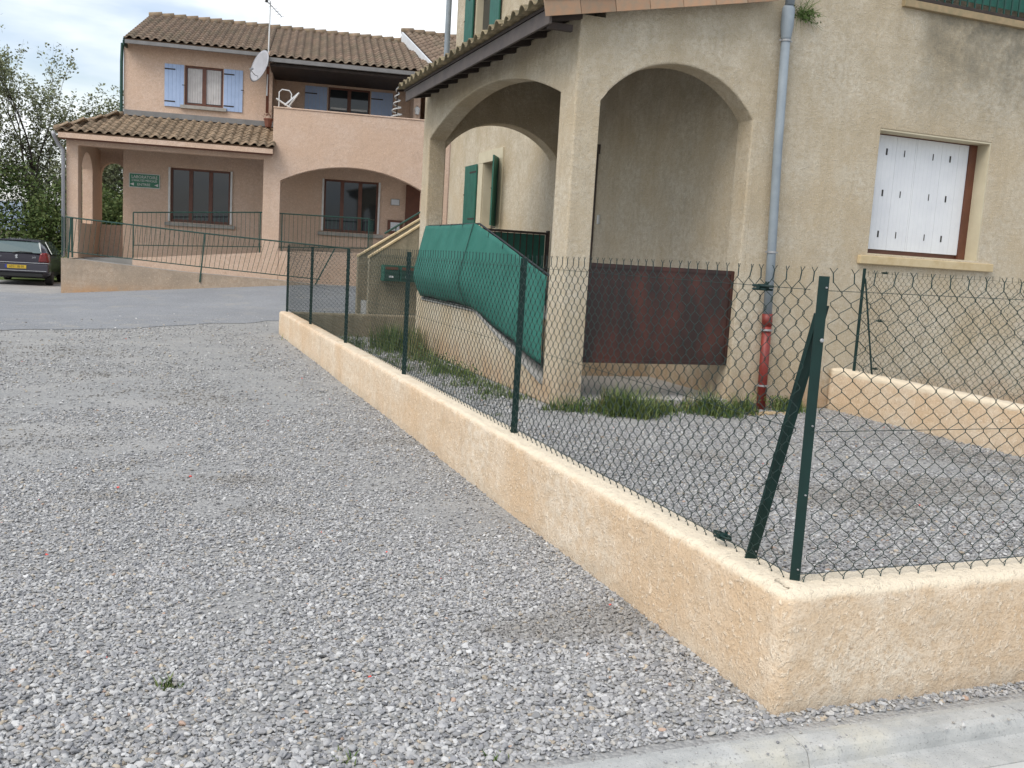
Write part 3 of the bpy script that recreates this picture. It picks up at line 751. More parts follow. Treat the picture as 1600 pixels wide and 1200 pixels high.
# trim the deck where the walls rise through: porch deck sits on the walls
porch_roof = hb(deck, 'porch_roof', M_WOOD)
me_n, mb_n = tile_mesh('clay_tile', .265, .42, .06, M_TILE_N)
sl = Vector((1, 0, .2)).normalized()
tiles(porch_roof, me_n, (3.64 - HB[0], 15.50 - HB[1], roofz(3.64) + .01), (0, -1, 0), sl, 24, 7, .2585, .385)
me_v = bpy.data.meshes.new('verge_tile')
vt = MB(); vt.box((0, 0, -.155), (.395, .018, .075)); vt.box((0, .018, .055), (.395, .16, .075))
me_v.from_pydata(vt.v, [], vt.f); me_v.materials.append(M_VERGE)
for i in range(7):
    o = bpy.data.objects.new('verge_tile', me_v); C.objects.link(o); o.parent = porch_roof
    p = Vector((3.655 - HB[0] + i * .402 * sl.x, 9.295 - HB[1] + rnd.uniform(-.004, .004), roofz(3.655) + .02 + i * .402 * sl.z))
    o.matrix_local = basis(p, sl, (0, 1, 0)) @ Matrix.Rotation(0, 4, 'X')
for i in range(13):   # rafter tails under the eave
    y = 9.45 + i * .49
    mb = MB(); mb.hexa([(3.80, y, roofz(3.80) - .16), (4.159, y, roofz(4.159) - .16), (4.159, y + .07, roofz(4.159) - .16), (3.80, y + .07, roofz(3.80) - .16),
                        (3.80, y, roofz(3.80) - .037), (4.159, y, roofz(4.159) - .037), (4.159, y + .07, roofz(4.159) - .037), (3.80, y + .07, roofz(3.80) - .037)])
    hb(mb, 'rafter', M_WOOD, parent=porch_roof)
mb = MB(); mb.hexa([(3.748, 9.36, 4.01), (3.778, 9.36, 4.01), (3.778, 15.36, 4.01), (3.748, 15.36, 4.01), (3.748, 9.36, 4.165), (3.778, 9.36, 4.165), (3.778, 15.36, 4.165), (3.748, 15.36, 4.165)])
hb(mb, 'fascia_board', M_FASCIA, .004, parent=porch_roof)
hb(MB().box((3.78, 9.44, 3.985), (4.05, 9.498, 4.05)), 'verge_beam', M_WOOD, parent=porch_roof)
# porch floor, steps, landing
hb(MB().box((4.46, 9.505, -.1), (6.446, 11.548, .10)), 'porch_floor', M_FLOOR, .01)
hb(MB().box((4.452, 11.55, -.1), (6.447, 11.65, .845)), 'landing_wall', M_HOUSE)
hb(MB().box((4.452, 11.652, -.1), (6.447, 15.318, .848)), 'porch_landing', M_FLOOR)
# parapet coping along the side wall
mb = MB(); ps = [(9.931, par(9.931)), (12.5, .85), (15.299, .85)]
for (y0, z0), (y1, z1) in zip(ps[:-1], ps[1:]):
    mb.hexa([(4.14, y0, z0 + .002), (4.47, y0, z0 + .002), (4.47, y1, z1 + .002), (4.14, y1, z1 + .002), (4.14, y0, z0 + .05), (4.47, y0, z0 + .05), (4.47, y1, z1 + .05), (4.14, y1, z1 + .05)])
hb(mb.clean(), 'coping', M_CONC, .006)
# brown balustrade panel between the pillars
pn = hb(MB().box((4.452, 9.60, .50), (6.378, 9.63, 1.615)), 'balustrade_panel', M_PANEL)
mb = MB()
for x in (4.452, 6.338): mb.box((x, 9.588, .505), (x + .04, 9.599, 1.61))
hb(mb.box((4.493, 9.588, 1.57), (6.337, 9.599, 1.61)).box((4.493, 9.588, .505), (6.337, 9.599, .54)), 'panel_frame', M_PANEL, parent=pn)
# door and door phone on the porch inner wall
dr = hb(MB().box((6.56, 13.752, .852), (6.60, 14.698, 2.948)), 'door', M_BROWNW)
mb = MB(); mb.box((6.38, 13.69, .87), (6.448, 13.75, 3.30)); mb.box((6.37, 13.64, 3.30), (6.448, 13.76, 3.44))
hb(mb, 'door_frame', M_FASCIA, parent=dr)
hb(MB().box((6.42, 13.48, 2.22), (6.449, 13.54, 2.36)), 'door_phone', M_WPAINT)
# shuttered window on the front
win = hb(MB().box((8.215, 9.745, 1.935), (9.975, 9.76, 3.425)), 'shuttered_window', M_BROWNW)
hb(MB().box((9.845, 9.70, 1.935), (9.974, 9.744, 3.425)), 'frame', M_BROWNW, parent=win)
hb(MB().box((8.213, 9.715, 3.40), (9.844, 9.744, 3.427)), 'frame', M_BROWNW, parent=win)
sx0, sx1, sz0, sz1 = 8.216, 9.842, 1.995, 3.398
edges = [0, .28, .465, .482, .73, .90, 1.0]
for a, b in zip(edges[:-1], edges[1:]):
    x0 = sx0 + (sx1 - sx0) * a; x1 = sx0 + (sx1 - sx0) * b
    mb = MB(); mb.box((x0 + .0015, 9.718, sz0), (x1 - .0015, 9.743, sz1))
    nsub = max(1, int((x1 - x0) / .06))
    for q in range(1, nsub): 
        xx = x0 + (x1 - x0) * q / nsub; mb.box((xx - .001, 9.7165, sz0 + .01), (xx + .001, 9.7178, sz1 - .01))
    hb(mb, 'shutter_panel', M_WHITE, .002, parent=win)
for fx in (.085, .28, .60, .795):
    for fz in (.14, .50, .862):
        x = 8.40 + (sx1 - 8.40) * fx; z = sz1 - (sz1 - sz0) * fz
        wd = .011 if fx in (.085, .795) else .006
        hb(MB().box((x - wd, 9.7135, z - .04), (x + wd, 9.7178, z + .04)), 'slot', M_SLOT, parent=win)
sill = MB(); sill.box((8.06, 9.44, 1.80), (10.21, 9.74, 1.905)); hb(sill, 'window_sill', M_STONE, .01)
hb(MB().box((8.212, 9.5035, 1.906), (9.978, 9.715, 1.934)), 'inner_sill', M_REVEAL)
mb = MB(); mb.box((9.962, 9.503, 1.936), (9.979, 9.699, 3.428)); mb.box((8.2105, 9.503, 3.4015 + .01), (9.961, 9.714, 3.4285)); hb(mb, 'reveal', M_REVEAL)
# balcony above: tile ledge, rail, green screen
blc = hb(MB().box((8.32, 9.44, 4.86), (11.7, 9.74, 4.945)), 'balcony_ledge', simple('mossy_tile_ledge', (.36, .26, .15), (.26, .21, .12), .9, 12, 50, .4, .004), .006)
hb(MB().box((8.46, 9.52, 4.975), (11.6, 9.56, 5.01)), 'bottom_rail', M_WOOD, parent=blc)
me_b = bpy.data.meshes.new('baluster'); q_ = MB().box((-.008, -.008, 0), (.008, .008, .95)); me_b.from_pydata(q_.v, [], q_.f); me_b.materials.append(M_RAIL)
for i in range(26):
    o = bpy.data.objects.new('baluster', me_b); C.objects.link(o); o.parent = blc; o.location = (8.52 + i * .12 - HB[0], 9.54 - HB[1], 5.01)
hb(MB().box((8.46, 9.57, 5.09), (11.6, 9.575, 5.95)), 'green_screen', M_SHUTG, parent=blc)
# downpipe at the corner of the porch
dp = MB(); PX, PY = 6.80, 9.42
dp.path([(6.66, PY - .02, 5.3), (6.665, PY - .02, 4.62)], .052, 14)
dp.lathe((6.67, PY, 0), [(.052, 4.62), (.072, 4.58), (.074, 4.40), (.058, 4.27), (.053, 4.24)], 14)
dp.path([(6.67, PY, 4.25), (6.70, PY, 3.0), (6.745, PY, 1.9), (6.77, PY, 1.12)], .052, 16)
pipe = hb(dp, 'downpipe', M_ZINC, smooth=True)
hb(MB().path([(6.77, PY, 1.14), (6.778, PY, 1.001)], .062, 16).path([(6.778, PY, 1.0), (6.80, PY, .0)], .055, 16), 'pipe_foot', M_REDPIPE, parent=pipe, smooth=True)
for z, rr_ in ((4.235, .060), (1.86, .060), (.95, .072), (.285, .062)):
    x = np.interp(z, [0, 1.12, 1.9, 3.0, 4.25], [6.80, 6.77, 6.745, 6.70, 6.67])
    mb = MB(); mb.lathe((x, PY, z), [(rr_ - .006, -.012), (rr_, -.010), (rr_, .010), (rr_ - .006, .012)], 16); mb.box((x - .085, PY - .004, z - .008), (x + .085, PY + .004, z + .008))
    mb.box((x - .01, PY + .04, z - .008), (x + .01, 9.498, z + .008))
    hb(mb, 'collar', M_COLLAR, parent=pipe)
# pipe at the far corner
mb = MB(); mb.path([(6.40, 21.93, 8.2), (6.30, 21.93, 7.75), (6.28, 21.93, 7.5), (6.28, 21.93, .3)], .065, 12)
far_pipe = hb(mb, 'downpipe', M_ZINC, smooth=True, label='thin grey downpipe on the far corner behind the arch')
# small window with green shutters on the side wall
sws = MB(); sws.box((6.418, 18.06, 3.562), (6.449, 19.56, 3.79)).box((6.418, 18.06, 2.0), (6.449, 18.268, 3.56)).box((6.418, 19.272, 2.0), (6.449, 19.56, 3.56)).box((6.38, 18.0, 1.9), (6.449, 19.6, 1.998))
side_win = hb(sws, 'side_window', M_REVEAL, .004)
hb(MB().box((6.66, 18.272, 2.2), (6.68, 19.268, 3.555)), 'window_pane', M_GLASS, parent=side_win)
hb(MB().box((6.452, 19.255, 2.202), (6.66, 19.269, 3.555)).box((6.452, 18.272, 2.202), (6.66, 18.285, 3.555)), 'reveal', M_REVEAL, parent=side_win)
def shutter(p, along, outn, wdt, h, m, name='shutter', parent=None, label=None, planks=4, off=HB):
    """boarded shutter: p = lower hinge corner, boards along `along`, thickness along `outn`"""
    p = Vector(p); a = Vector(along); n = Vector(outn); mb = MB(); pw = wdt / planks
    def bx(a0, a1, n0, n1, z0, z1):
        mb.hexa([tuple(p + a * s_ + n * q + Vector((0, 0, z))) for z in (z0, z1) for s_, q in ((a0, n0), (a1, n0), (a1, n1), (a0, n1))])
    for i in range(planks): bx(i * pw + .002, (i + 1) * pw - .002, 0, .03, 0, h)
    o = mb.build(name, m, parent or house, off=off, label=label)
    mb = MB(); 
    for zz in (.12 * h, .88 * h): bx(.0, wdt * .55, .0302, .036, zz - .018, zz + .018)
    bx(wdt - .05, wdt + .03, .0302, .036, h * .52, h * .52 + .02)
    mb.build('strap_hinge', M_WOOD, o, off=off)
    return o
shutter((6.41, 19.57, 2.26), (0, 1, 0), (-1, 0, 0), .80, 1.30, M_SHUTG, parent=side_win, label='green shutter folded flat against the wall')
shutter((6.43, 18.30, 2.24), (-.50, -.866, 0), (-.866, .5, 0), .50, 1.36, M_SHUTG, parent=side_win, label='green shutter standing half open')
upw = hb(MB().box((6.60, 19.272, 6.102), (6.63, 20.358, 7.298)), 'upper_window', M_GLASS)
hb(MB().box((6.452, 20.34, 6.102), (6.6, 20.357, 7.298)).box((6.39, 19.2, 6.02), (6.5, 20.42, 6.098)), 'reveal', M_REVEAL, parent=upw)
shutter((6.41, 20.40, 6.14), (0, 1, 0), (-1, 0, 0), .58, 1.16, M_SHUTG, parent=upw)
shutter((6.41, 19.24, 6.14), (0, -1, 0), (-1, 0, 0), .58, 1.16, M_SHUTG, parent=upw)
# ------------------------------------------------------------------ railing and canvas on the porch side
RB = (4.2, 12.5, .9)
rl = thing('porch_railing', 'dark bulged iron railing on the porch parapet, mostly hidden by the green canvas', 'railing', RB)
def canv(y, q):
    """canvas surface: y along the wall, q 0 top .. 1 bottom -> x, z"""
    if y >= 12.6: zt, zb = 2.06, .93
    else:
        k = (12.6 - y) / (12.6 - 9.96); zt = 2.06 - .63 * k; zb = .93 - .50 * k
    bul = [0, .035, .07, .105, .14, .175, .18, .13, .05]
    x = 4.15 - np.interp(q, np.linspace(0, 1, 9), bul) * (.30 + .70 * min(1, max(0, (y - 11.4) / 1.15)) ** 1.3)  * min(1, max(0, y - 9.9) / .3)
    return x, zt + (zb - zt) * q
mb = MB()
for i in range(44):
    y = 10.0 + i * .12
    pts = [(canv(y, q)[0] + .035, y, canv(y, q)[1]) for q in np.linspace(0, 1, 9)]
    mb2 = MB(); mb2.path([(4.2, y, pts[0][2])] + pts + [(4.2, y, pts[-1][2] - .03)], .007, 4); mb2.build('baluster', M_BLACKP, rl, off=RB)
mb = MB()
for q in (0., 1.): mb.path([(canv(y, q)[0] + .05, y, canv(y, q)[1] - (.045 if q else 0)) for y in (9.97, 12.6, 15.25)], .014, 6)
mb.build('rail', M_BLACKP, rl, off=RB)
for k in range(9):
    y = 12.75 + k * .27; mb = MB(); c = Vector((4.09, y, .905))
    mb.path([c + Vector((0, math.cos(a) * .05 * (1 - a / 9), math.sin(a) * .05 * (1 - a / 9))) for a in np.linspace(0, 6.3, 12)], .006, 4)
    mb.build('scroll', M_BLACKP, rl, off=RB)
mb = MB(); ny = 64; nq = 18; ysn = list(np.linspace(9.96, 12.6, 34)) + list(np.linspace(12.64, 15.22, 30)); 
for k, y in enumerate(ysn):
    for j in range(nq + 1):
        q = j / nq; x, z = canv(y, q)
        fold = .004 * math.sin(y * 3.1 + q * 2) + .003 * math.sin(y * 17 + 5 * q) * (1 - q) + .016 * math.exp(-((y - 10.25 - .9 * q) / .10) ** 2) * q + (.014 * math.exp(-((y - 12.62) / .05) ** 2))
        z += (.012 * math.sin(y * 5.3)) * (q > .95) - .01 * math.sin((y - 12.6) / 2.6 * math.pi) * (q < .05)
        mb.v.append((x - fold, y, z))
for k in range(len(ysn) - 1):
    for j in range(nq): a = k * (nq + 1) + j; mb.f.append((a, a + 1, a + nq + 2, a + nq + 1))
cv = mb.build('windbreak_canvas', M_CANVAS, off=RB, smooth=True); cv.location = RB
sm_ = cv.modifiers.new('thickness', 'SOLIDIFY'); sm_.thickness = .004
tag(cv, 'green canvas windbreak stretched over the bulged porch railing left of the pillar', 'canvas')
mb = MB(); mb.path([(canv(12.62, q)[0] - .035, 12.62, canv(12.62, q)[1]) for q in np.linspace(0, 1, 12)], .006, 5)
sc_ = mb.build('seam', M_RAIL, cv, off=RB)
for k in range(9):      # ties through the hem
    y = 10.3 + k * .58; x_, z_ = canv(y, 0)
    MB().path([(x_ - .012, y, z_ - .06), (x_ - .004, y, z_ + .004), (x_ + .05, y, z_ - .01)], .006, 4).build('tie', M_BLACKP, cv, off=RB)
# dark green gate rail across the far porch arch
GB = (4.9, 15.25, .85)
gt = thing('green_railing', 'dark green barred railing across the far porch arch above the canvas', 'railing', GB)
MB().box((4.62, 15.22, 2.05), (6.30, 15.27, 2.09)).box((4.62, 15.22, .93), (6.30, 15.27, .97)).build('rail', M_WOOD, gt, off=GB)
for i in range(15): MB().box((4.64 + i * .117, 15.225, .972), (4.655 + i * .117, 15.24, 2.048)).build('baluster', M_WOOD, gt, off=GB)
MB().box((4.64, 15.262, .975), (6.28, 15.268, 2.045)).build('green_screen', M_SHUTG, gt, off=GB)
MB().box((6.30, 15.2, .85), (6.34, 15.28, 2.12)).build('post', M_WOOD, gt, off=GB)

# ------------------------------------------------------------------ outdoor stair with two plastered parapets and mailboxes
SB = (4.17, 19.7, .2)
stair = thing('outdoor_stair', 'plastered outdoor staircase with sloping parapets rising to the right behind the fence', 'stair', SB)
for (y, x0, nm) in ((19.70, 4.19, 0), (20.72, 4.16, 1)):
    f_ = lambda x: 1.45 + (x - x0) * (.685 if nm == 0 else .66)
    mb = MB(); xe = 5.6
    mb.hexa([(x0, y, .1), (xe, y, .1), (xe, y + .16, .1), (x0, y + .16, .1), (x0, y, f_(x0)), (xe, y, f_(xe)), (xe, y + .16, f_(xe)), (x0, y + .16, f_(x0))])
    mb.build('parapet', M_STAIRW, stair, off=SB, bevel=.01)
    mb = MB(); mb.hexa([(x0 - .01, y - .02, f_(x0) + .002), (xe, y - .02, f_(xe) + .002), (xe, y + .18, f_(xe) + .002), (x0 - .01, y + .18, f_(x0) + .002),
                        (x0 - .01, y - .02, f_(x0) + .04), (xe, y - .02, f_(xe) + .04), (xe, y + .18, f_(xe) + .04), (x0 - .01, y + .18, f_(x0) + .04)])
    mb.build('coping', M_STONE, stair, off=SB)
for i in range(6): MB().box((4.25 + i * .28, 19.862, .1), (4.25 + (i + 1) * .28, 20.718, .35 + .17 * (i + 1))).build('step', M_CONC, stair, off=SB)
mb = MB(); mb.tube((5.0, 20.85, 1.9), (5.0, 20.85, 2.16), .012); mb.tube((4.75, 20.85, 2.0), (5.6, 20.85, 2.56), .022); mb.build('handrail', M_RAIL, stair, off=SB)
for i, x in enumerate((4.44, 4.79)):
    b0 = (x, 19.6, 1.0)
    mbx = thing('mailbox', ['left green metal mailbox with white name card on the stair wall', 'right green metal mailbox, half hidden by a fence post, on the stair wall'][i], 'mailbox', b0, group='green mailboxes on the stair wall')
    MB().box((x, 19.42, 1.0), (x + .33, 19.698, 1.33)).build('box', M_SHUTG, mbx, off=b0, bevel=.006)
    MB().box((x + .02, 19.408, 1.02), (x + .31, 19.419, 1.22)).build('door', M_RAIL, mbx, off=b0, bevel=.003)
    MB().box((x + .03, 19.405, 1.24), (x + .30, 19.419, 1.30)).build('letter_flap', M_BROWNW, mbx, off=b0)
    MB().box((x + .11, 19.402, 1.075), (x + .20, 19.407, 1.115)).build('name_card', M_PAPER, mbx, off=b0)

exec_far = True
# ------------------------------------------------------------------ far pink building, local frame u right, v back, rotated 9 degrees
O_ = (-2.28, 27.36, 0); TH = R(-9)
pk = thing('house', 'pink roughcast two storey building with tiled roofs, blue shutters and arcaded ground floor', 'building', O_, TH)
def pb(mb, name, m, bevel=0, parent=None, **k): return mb.build(name, m, parent or pk, bevel=bevel, **k)
def pbox(a, b): return MB().box(a, b)
# arcade front: corner column, beam, big segmental arch, balcony front
ra, ras = arc(5.43, 9.42, 3.42, .50)
def pf(a, b):
    if b <= .1 + 1e-6: return [(.3, 3.97, .3, 3.97), (3.97, 4.2, 3.97, 4.2)]
    if b <= 4.96 + 1e-6: return [(3.97, 4.2, 3.97, 4.2)]
    if b <= 5.2 + 1e-6: return [(.3, 3.42, .3, 3.42), (3.42, 3.97, 3.42, 3.97), (3.97, 4.2, 3.97, 4.2)]
    if b <= 5.43 + 1e-6: return [(.3, 3.42, .3, 3.42), (3.42, 3.97, 3.42, 3.97), (3.97, 4.2, 3.97, 4.2), (4.2, 5.4, 4.2, 5.4)]
    if b <= 9.42 + 1e-6: return [(ra(a), 3.97, ra(b), 3.97), (3.97, 4.2, 3.97, 4.2), (4.2, 5.4, 4.2, 5.4)]
    return [(.3, 3.42, .3, 3.42), (3.42, 3.97, 3.42, 3.97), (3.97, 4.2, 3.97, 4.2), (4.2, 5.4, 4.2, 5.4)]
pb(wall_cells('x', 1.4, .3, [-.2, .1, 4.96, 5.2] + ras + [10.2], pf), 'arcade_wall', M_PINK, .012)
pb(pbox((5.19, 1.38, 5.402), (10.2, 1.72, 5.44)), 'balcony_coping', M_PINK, .006)
pb(pbox((5.205, 1.702, 4.25), (5.45, 3.398, 5.40)), 'balcony_side', M_PINK)
pb(pbox((5.46, 1.703, 4.1), (10.2, 4.6, 4.28)), 'balcony_floor', M_CONC)
# recess wall / upper wall
def pw_(a, b):
    z = [.4, 2.12, 3.70, 4.09, 5.52, 6.66, 7.2]
    skip = set()
    if a >= 2.2 - 1e-6 and b <= 3.9 + 1e-6 or a >= 6.66 - 1e-6 and b <= 8.3 + 1e-6: skip.add(1)
    if a >= 2.56 - 1e-6 and b <= 3.64 + 1e-6: skip.add(4)
    if a >= 5.05 - 1e-6: skip |= {3, 4, 5}
    return [(z[i], z[i + 1], z[i], z[i + 1]) for i in range(6) if i not in skip]
pb(wall_cells('x', 3.4, .25, [.87, 2.2, 2.56, 3.64, 3.9, 5.05, 6.66, 8.3, 10.2], pw_), 'recess_wall', M_PINK, .008)
pb(pbox((4.80, 3.652, 4.3), (5.05, 4.6, 7.1)), 'balcony_cheek_wall', M_PINK)
def rw_(a, b):
    z = [4.285, 6.62, 7.5]
    return [(z[i], z[i + 1], z[i], z[i + 1]) for i in range(2) if not (i == 0 and a >= 6.70 - 1e-6 and b <= 8.0 + 1e-6)]
pb(wall_cells('x', 4.602, .25, [5.05, 6.70, 8.0, 10.2], rw_), 'balcony_back_wall', M_PINK)
pb(pbox((9.25, 3.1, 4.285), (9.45, 4.6, 7.0)), 'balcony_cheek_wall', M_PINK)
pb(pbox((.872, 3.652, .4), (1.1, 9.0, 7.2)).box((10.0, 4.86, .4), (10.2, 9.0, 8.0)).box((.872, 9.0, .4), (10.2, 9.2, 7.2)), 'outer_wall', M_PINK)
# left porch: side arch and back arch
la, las = arc(1.9, 3.2, 3.45, .42, 14)
def lf(a, b):
    if a >= 1.9 - 1e-6 and b <= 3.2 + 1e-6: return [(.3, 1.9, .3, 1.9), (la(a), 4.1, la(b), 4.1)]
    return [(.3, 1.9, .3, 1.9), (1.9, 3.45, 1.9, 3.45), (3.45, 4.1, 3.45, 4.1)]
pb(wall_cells('y', -.2, .28, [1.702] + las + [3.5, 4.2], lf), 'porch_side_wall', M_PINK, .01)
ka, kas = arc(.08, .80, 3.42, .34, 14)
def kf(a, b):
    if a >= .08 - 1e-6 and b <= .80 + 1e-6: return [(.3, 1.92, .3, 1.92), (ka(a), 4.5, ka(b), 4.5)]
    return [(.3, 1.92, .3, 1.92), (1.92, 3.42, 1.92, 3.42), (3.42, 4.5, 3.42, 4.5)]
pb(wall_cells('x', 4.202, .25, [-.2] + kas + [.87], kf), 'porch_back_wall', M_PINK, .01)
# slabs: landing, second ramp
pb(MB().hexa([(-.1, 1.7, .3), (1.5, 1.7, .3), (1.5, 4.2, .3), (-.1, 4.2, .3), (-.1, 1.7, .94), (1.5, 1.7, 1.0), (1.5, 4.2, 1.0), (-.1, 4.2, .94)])
   .hexa([(1.502, 1.602, .3), (9.9, 1.602, .3), (9.9, 3.398, .3), (1.502, 3.398, .3), (1.502, 1.602, 1.02), (9.9, 1.602, 1.6), (9.9, 3.398, 1.6), (1.502, 3.398, 1.02)]), 'terrace_floor', M_CONC)
mb = MB(); mb.hexa([(1.5, 1.405, .3), (4.955, 1.405, .3), (4.955, 1.6, .3), (1.5, 1.6, .3), (1.5, 1.405, 1.02), (4.955, 1.405, 1.37), (4.955, 1.6, 1.37), (1.5, 1.6, 1.02)])
mb.hexa([(5.435, 1.405, .3), (9.41, 1.405, .3), (9.41, 1.6, .3), (5.435, 1.6, .3), (5.435, 1.405, 1.44), (9.41, 1.405, 1.60), (9.41, 1.6, 1.60), (5.435, 1.6, 1.44)])
pb(mb, 'terrace_wall', M_PINK)
# roofs
me_p, mb_p = tile_mesh('clay_tile_far', .235, .40, .06, M_TILE_P, n=7)
slo = .335
lrz = lambda v: 4.27 + slo * (v - 1.0)
low_roof = pb(MB().hexa([(-.35, 1.0, lrz(1.) - .05), (5.24, 1.0, lrz(1.) - .05), (5.24, 3.398, lrz(3.398) - .05), (.86, 3.398, lrz(3.398) - .05),
                         (-.35, 1.0, lrz(1.)), (5.24, 1.0, lrz(1.)), (5.24, 3.398, lrz(3.398)), (.86, 3.398, lrz(3.398))]), 'arcade_roof', M_CHAN)
s1 = Vector((0, 1, slo)).normalized()
hipu = lambda v: -.35 + (v - 1.0) * 1.22 / 2.4
tiles(low_roof, me_p, (-.37, .95, lrz(.95) + .01), (1, 0, 0), s1, 24, 7, .235, .355, keep=lambda p: p.x > hipu(p.y) - .05)
# left hipped side
hp = MB().hexa([(-.36, 1.0, 4.22), (-.35, 1.0, 4.22), (.86, 3.4, 5.02), (.868, 4.7, 5.02), (-.36, 1.0, 4.27), (-.35, 1.0, 4.27), (.86, 3.4, 5.07), (.868, 4.7, 5.07)])
hp = MB(); hp.add([(-.35, 1.0, 4.27), (.868, 3.4, 5.07), (.868, 4.75, 5.07), (-.35, 4.75, 4.27), (-.35, 1.0, 4.22), (.868, 3.4, 5.02), (.868, 4.75, 5.02), (-.35, 4.75, 4.22)],
                  [(0, 1, 2, 3), (7, 6, 5, 4), (0, 3, 7, 4), (2, 1, 5, 6), (3, 2, 6, 7)])
pb(hp, 'hip_slope', M_CHAN, parent=low_roof)
s2 = Vector((1.22, 0, .80)).normalized()
tiles(low_roof, me_p, (-.38, 4.75, 4.27), (0, -1, 0), s2, 16, 4, .235, .36, keep=lambda p: p.y > 1.0 + (p.x + .35) * 2.4 / 1.22 + .1)
for i in range(8):
    a = Vector((-.36, .98, 4.33)).lerp(Vector((.86, 3.4, 5.13)), i / 8); b = Vector((-.36, .98, 4.33)).lerp(Vector((.86, 3.4, 5.13)), (i + 1.12) / 8)
    pb(MB().tube(a, b, .085, .07, 10), 'hip_tile', M_TILE_P, parent=low_roof, smooth=True)
pb(pbox((-.30, 1.02, 4.09), (5.2, 1.38, 4.19)), 'soffit', M_REDWOOD, parent=low_roof)
pb(pbox((-.30, .96, 4.10), (5.22, 1.018, 4.23)), 'fascia_board', M_PINK, parent=low_roof)
pb(pbox((.9, 3.28, lrz(3.3) + .05), (5.2, 3.398, lrz(3.4) + .17)), 'flashing', M_GUTTER, parent=low_roof)
pr_ = MB(); pr_.path([(-.42, .98, 4.2), (-.42, 1.1, 4.12), (-.36, 1.25, 3.95), (-.26, 1.33, 3.8), (-.26, 1.33, .95)], .05, 10)
pb(pr_, 'downpipe', M_DISH, smooth=True)
# main roof
ms = .367; mrz = lambda v: 8.73 - ms * (7.2 - v)
s3 = Vector((0, 1, ms)).normalized()
main_roof = pb(MB().hexa([(.98, 2.95, mrz(2.95) - .12), (5.0, 2.95, mrz(2.95) - .12), (5.0, 7.2, mrz(7.2) - .12), (.98, 7.2, mrz(7.2) - .12), (.98, 2.95, mrz(2.95)), (5.0, 2.95, mrz(2.95)), (5.0, 7.2, mrz(7.2)), (.98, 7.2, mrz(7.2))])
               .hexa([(5.002, 2.3, mrz(2.3) - .12), (9.95, 2.3, mrz(2.3) - .12), (9.95, 7.2, mrz(7.2) - .12), (5.002, 7.2, mrz(7.2) - .12), (5.002, 2.3, mrz(2.3)), (9.95, 2.3, mrz(2.3)), (9.95, 7.2, mrz(7.2)), (5.002, 7.2, mrz(7.2))])
               .hexa([(.98, 7.202, 8.61), (9.95, 7.202, 8.61), (9.95, 11, 7.2), (.98, 11, 7.2), (.98, 7.202, 8.73), (9.95, 7.202, 8.73), (9.95, 11, 7.32), (.98, 11, 7.32)]), 'main_roof', M_CHAN)
tiles_joined(main_roof, mb_p, (.95, 2.9, mrz(2.9) + .01), (1, 0, 0), s3, 17, 13, .235, .355, M_TILE_I)
tiles_joined(main_roof, mb_p, (4.98, 2.24, mrz(2.24) + .01), (1, 0, 0), s3, 21, 15, .235, .355, M_TILE_I)
for i in range(24): 
    x = .93 + i * .375; pb(MB().tube((x, 7.2, 8.75), (x + .40, 7.2, 8.79), .10, .115, 10), 'ridge_tile', M_TILE_P, parent=main_roof, smooth=True)
pb(pbox((1.0, 2.84, 7.02), (4.98, 2.93, 7.12)), 'gutter', M_GUTTER, parent=main_roof)
pb(pbox((5.0, 2.16, 6.78), (9.95, 2.28, 6.89)), 'gutter', M_GUTTER, parent=main_roof)
pb(pbox((5.02, 2.3, 6.68), (9.9, 4.6, 6.76)), 'soffit', M_WOOD, parent=main_roof)
pb(pbox((.93, 2.9, 6.98), (.975, 3.4, 7.1)).hexa([(.94, 2.9, 7.0), (.978, 2.9, 7.0), (.978, 7.2, 8.58), (.94, 7.2, 8.58), (.94, 2.9, 7.16), (.978, 2.9, 7.16), (.978, 7.2, 8.74), (.94, 7.2, 8.74)]), 'verge_board', M_RAIL, parent=main_roof)
pb(MB().hexa([(4.96, 2.3, 6.8), (4.999, 2.3, 6.8), (4.999, 2.93, 7.03), (4.96, 2.93, 7.03), (4.96, 2.3, 6.98), (4.999, 2.3, 6.98), (4.999, 2.93, 7.2), (4.96, 2.93, 7.2)]), 'verge_board', M_VERGE, parent=main_roof)
pb(MB().path([(.84, 3.36, 7.1), (.82, 3.36, 6.6), (.82, 3.36, 5.15)], .045, 8), 'downpipe', M_RAIL)
# windows
def window(u0, u1, z0, z1, v, ncas, name, curtain=False, deep=.12):
    wdw = pb(pbox((u0 + .004, v + deep, z0 + .004), (u1 - .004, v + deep + .02, z1 - .004)), name, M_GLASS)
    fr = MB(); t = .055; y0, y1 = v + deep - .045, v + deep - .002
    fr.box((u0 + .003, y0, z0 + .003), (u0 + t, y1, z1 - .003)).box((u1 - t, y0, z0 + .003), (u1 - .003, y1, z1 - .003)).box((u0 + t, y0, z1 - t), (u1 - t, y1, z1 - .003)).box((u0 + t, y0, z0 + .003), (u1 - t, y1, z0 + t * 1.4))
    pb(fr, 'frame', M_BROWNW, parent=wdw)
    for k in range(1, ncas):
        c = u0 + (u1 - u0) * k / ncas; pb(pbox((c - .055, y0 - .01, z0 + .06), (c + .055, y1, z1 - .06)), 'mullion', M_BROWNW, parent=wdw)
    return wdw
w1 = window(2.2, 3.9, 2.12, 3.70, 3.4, 3, 'window'); w2 = window(6.66, 8.3, 2.12, 3.70, 3.4, 3, 'window')
w3 = window(2.56, 3.64, 5.52, 6.66, 3.4, 2, 'window'); w4 = window(6.70, 8.0, 4.9, 6.62, 4.602, 2, 'window')
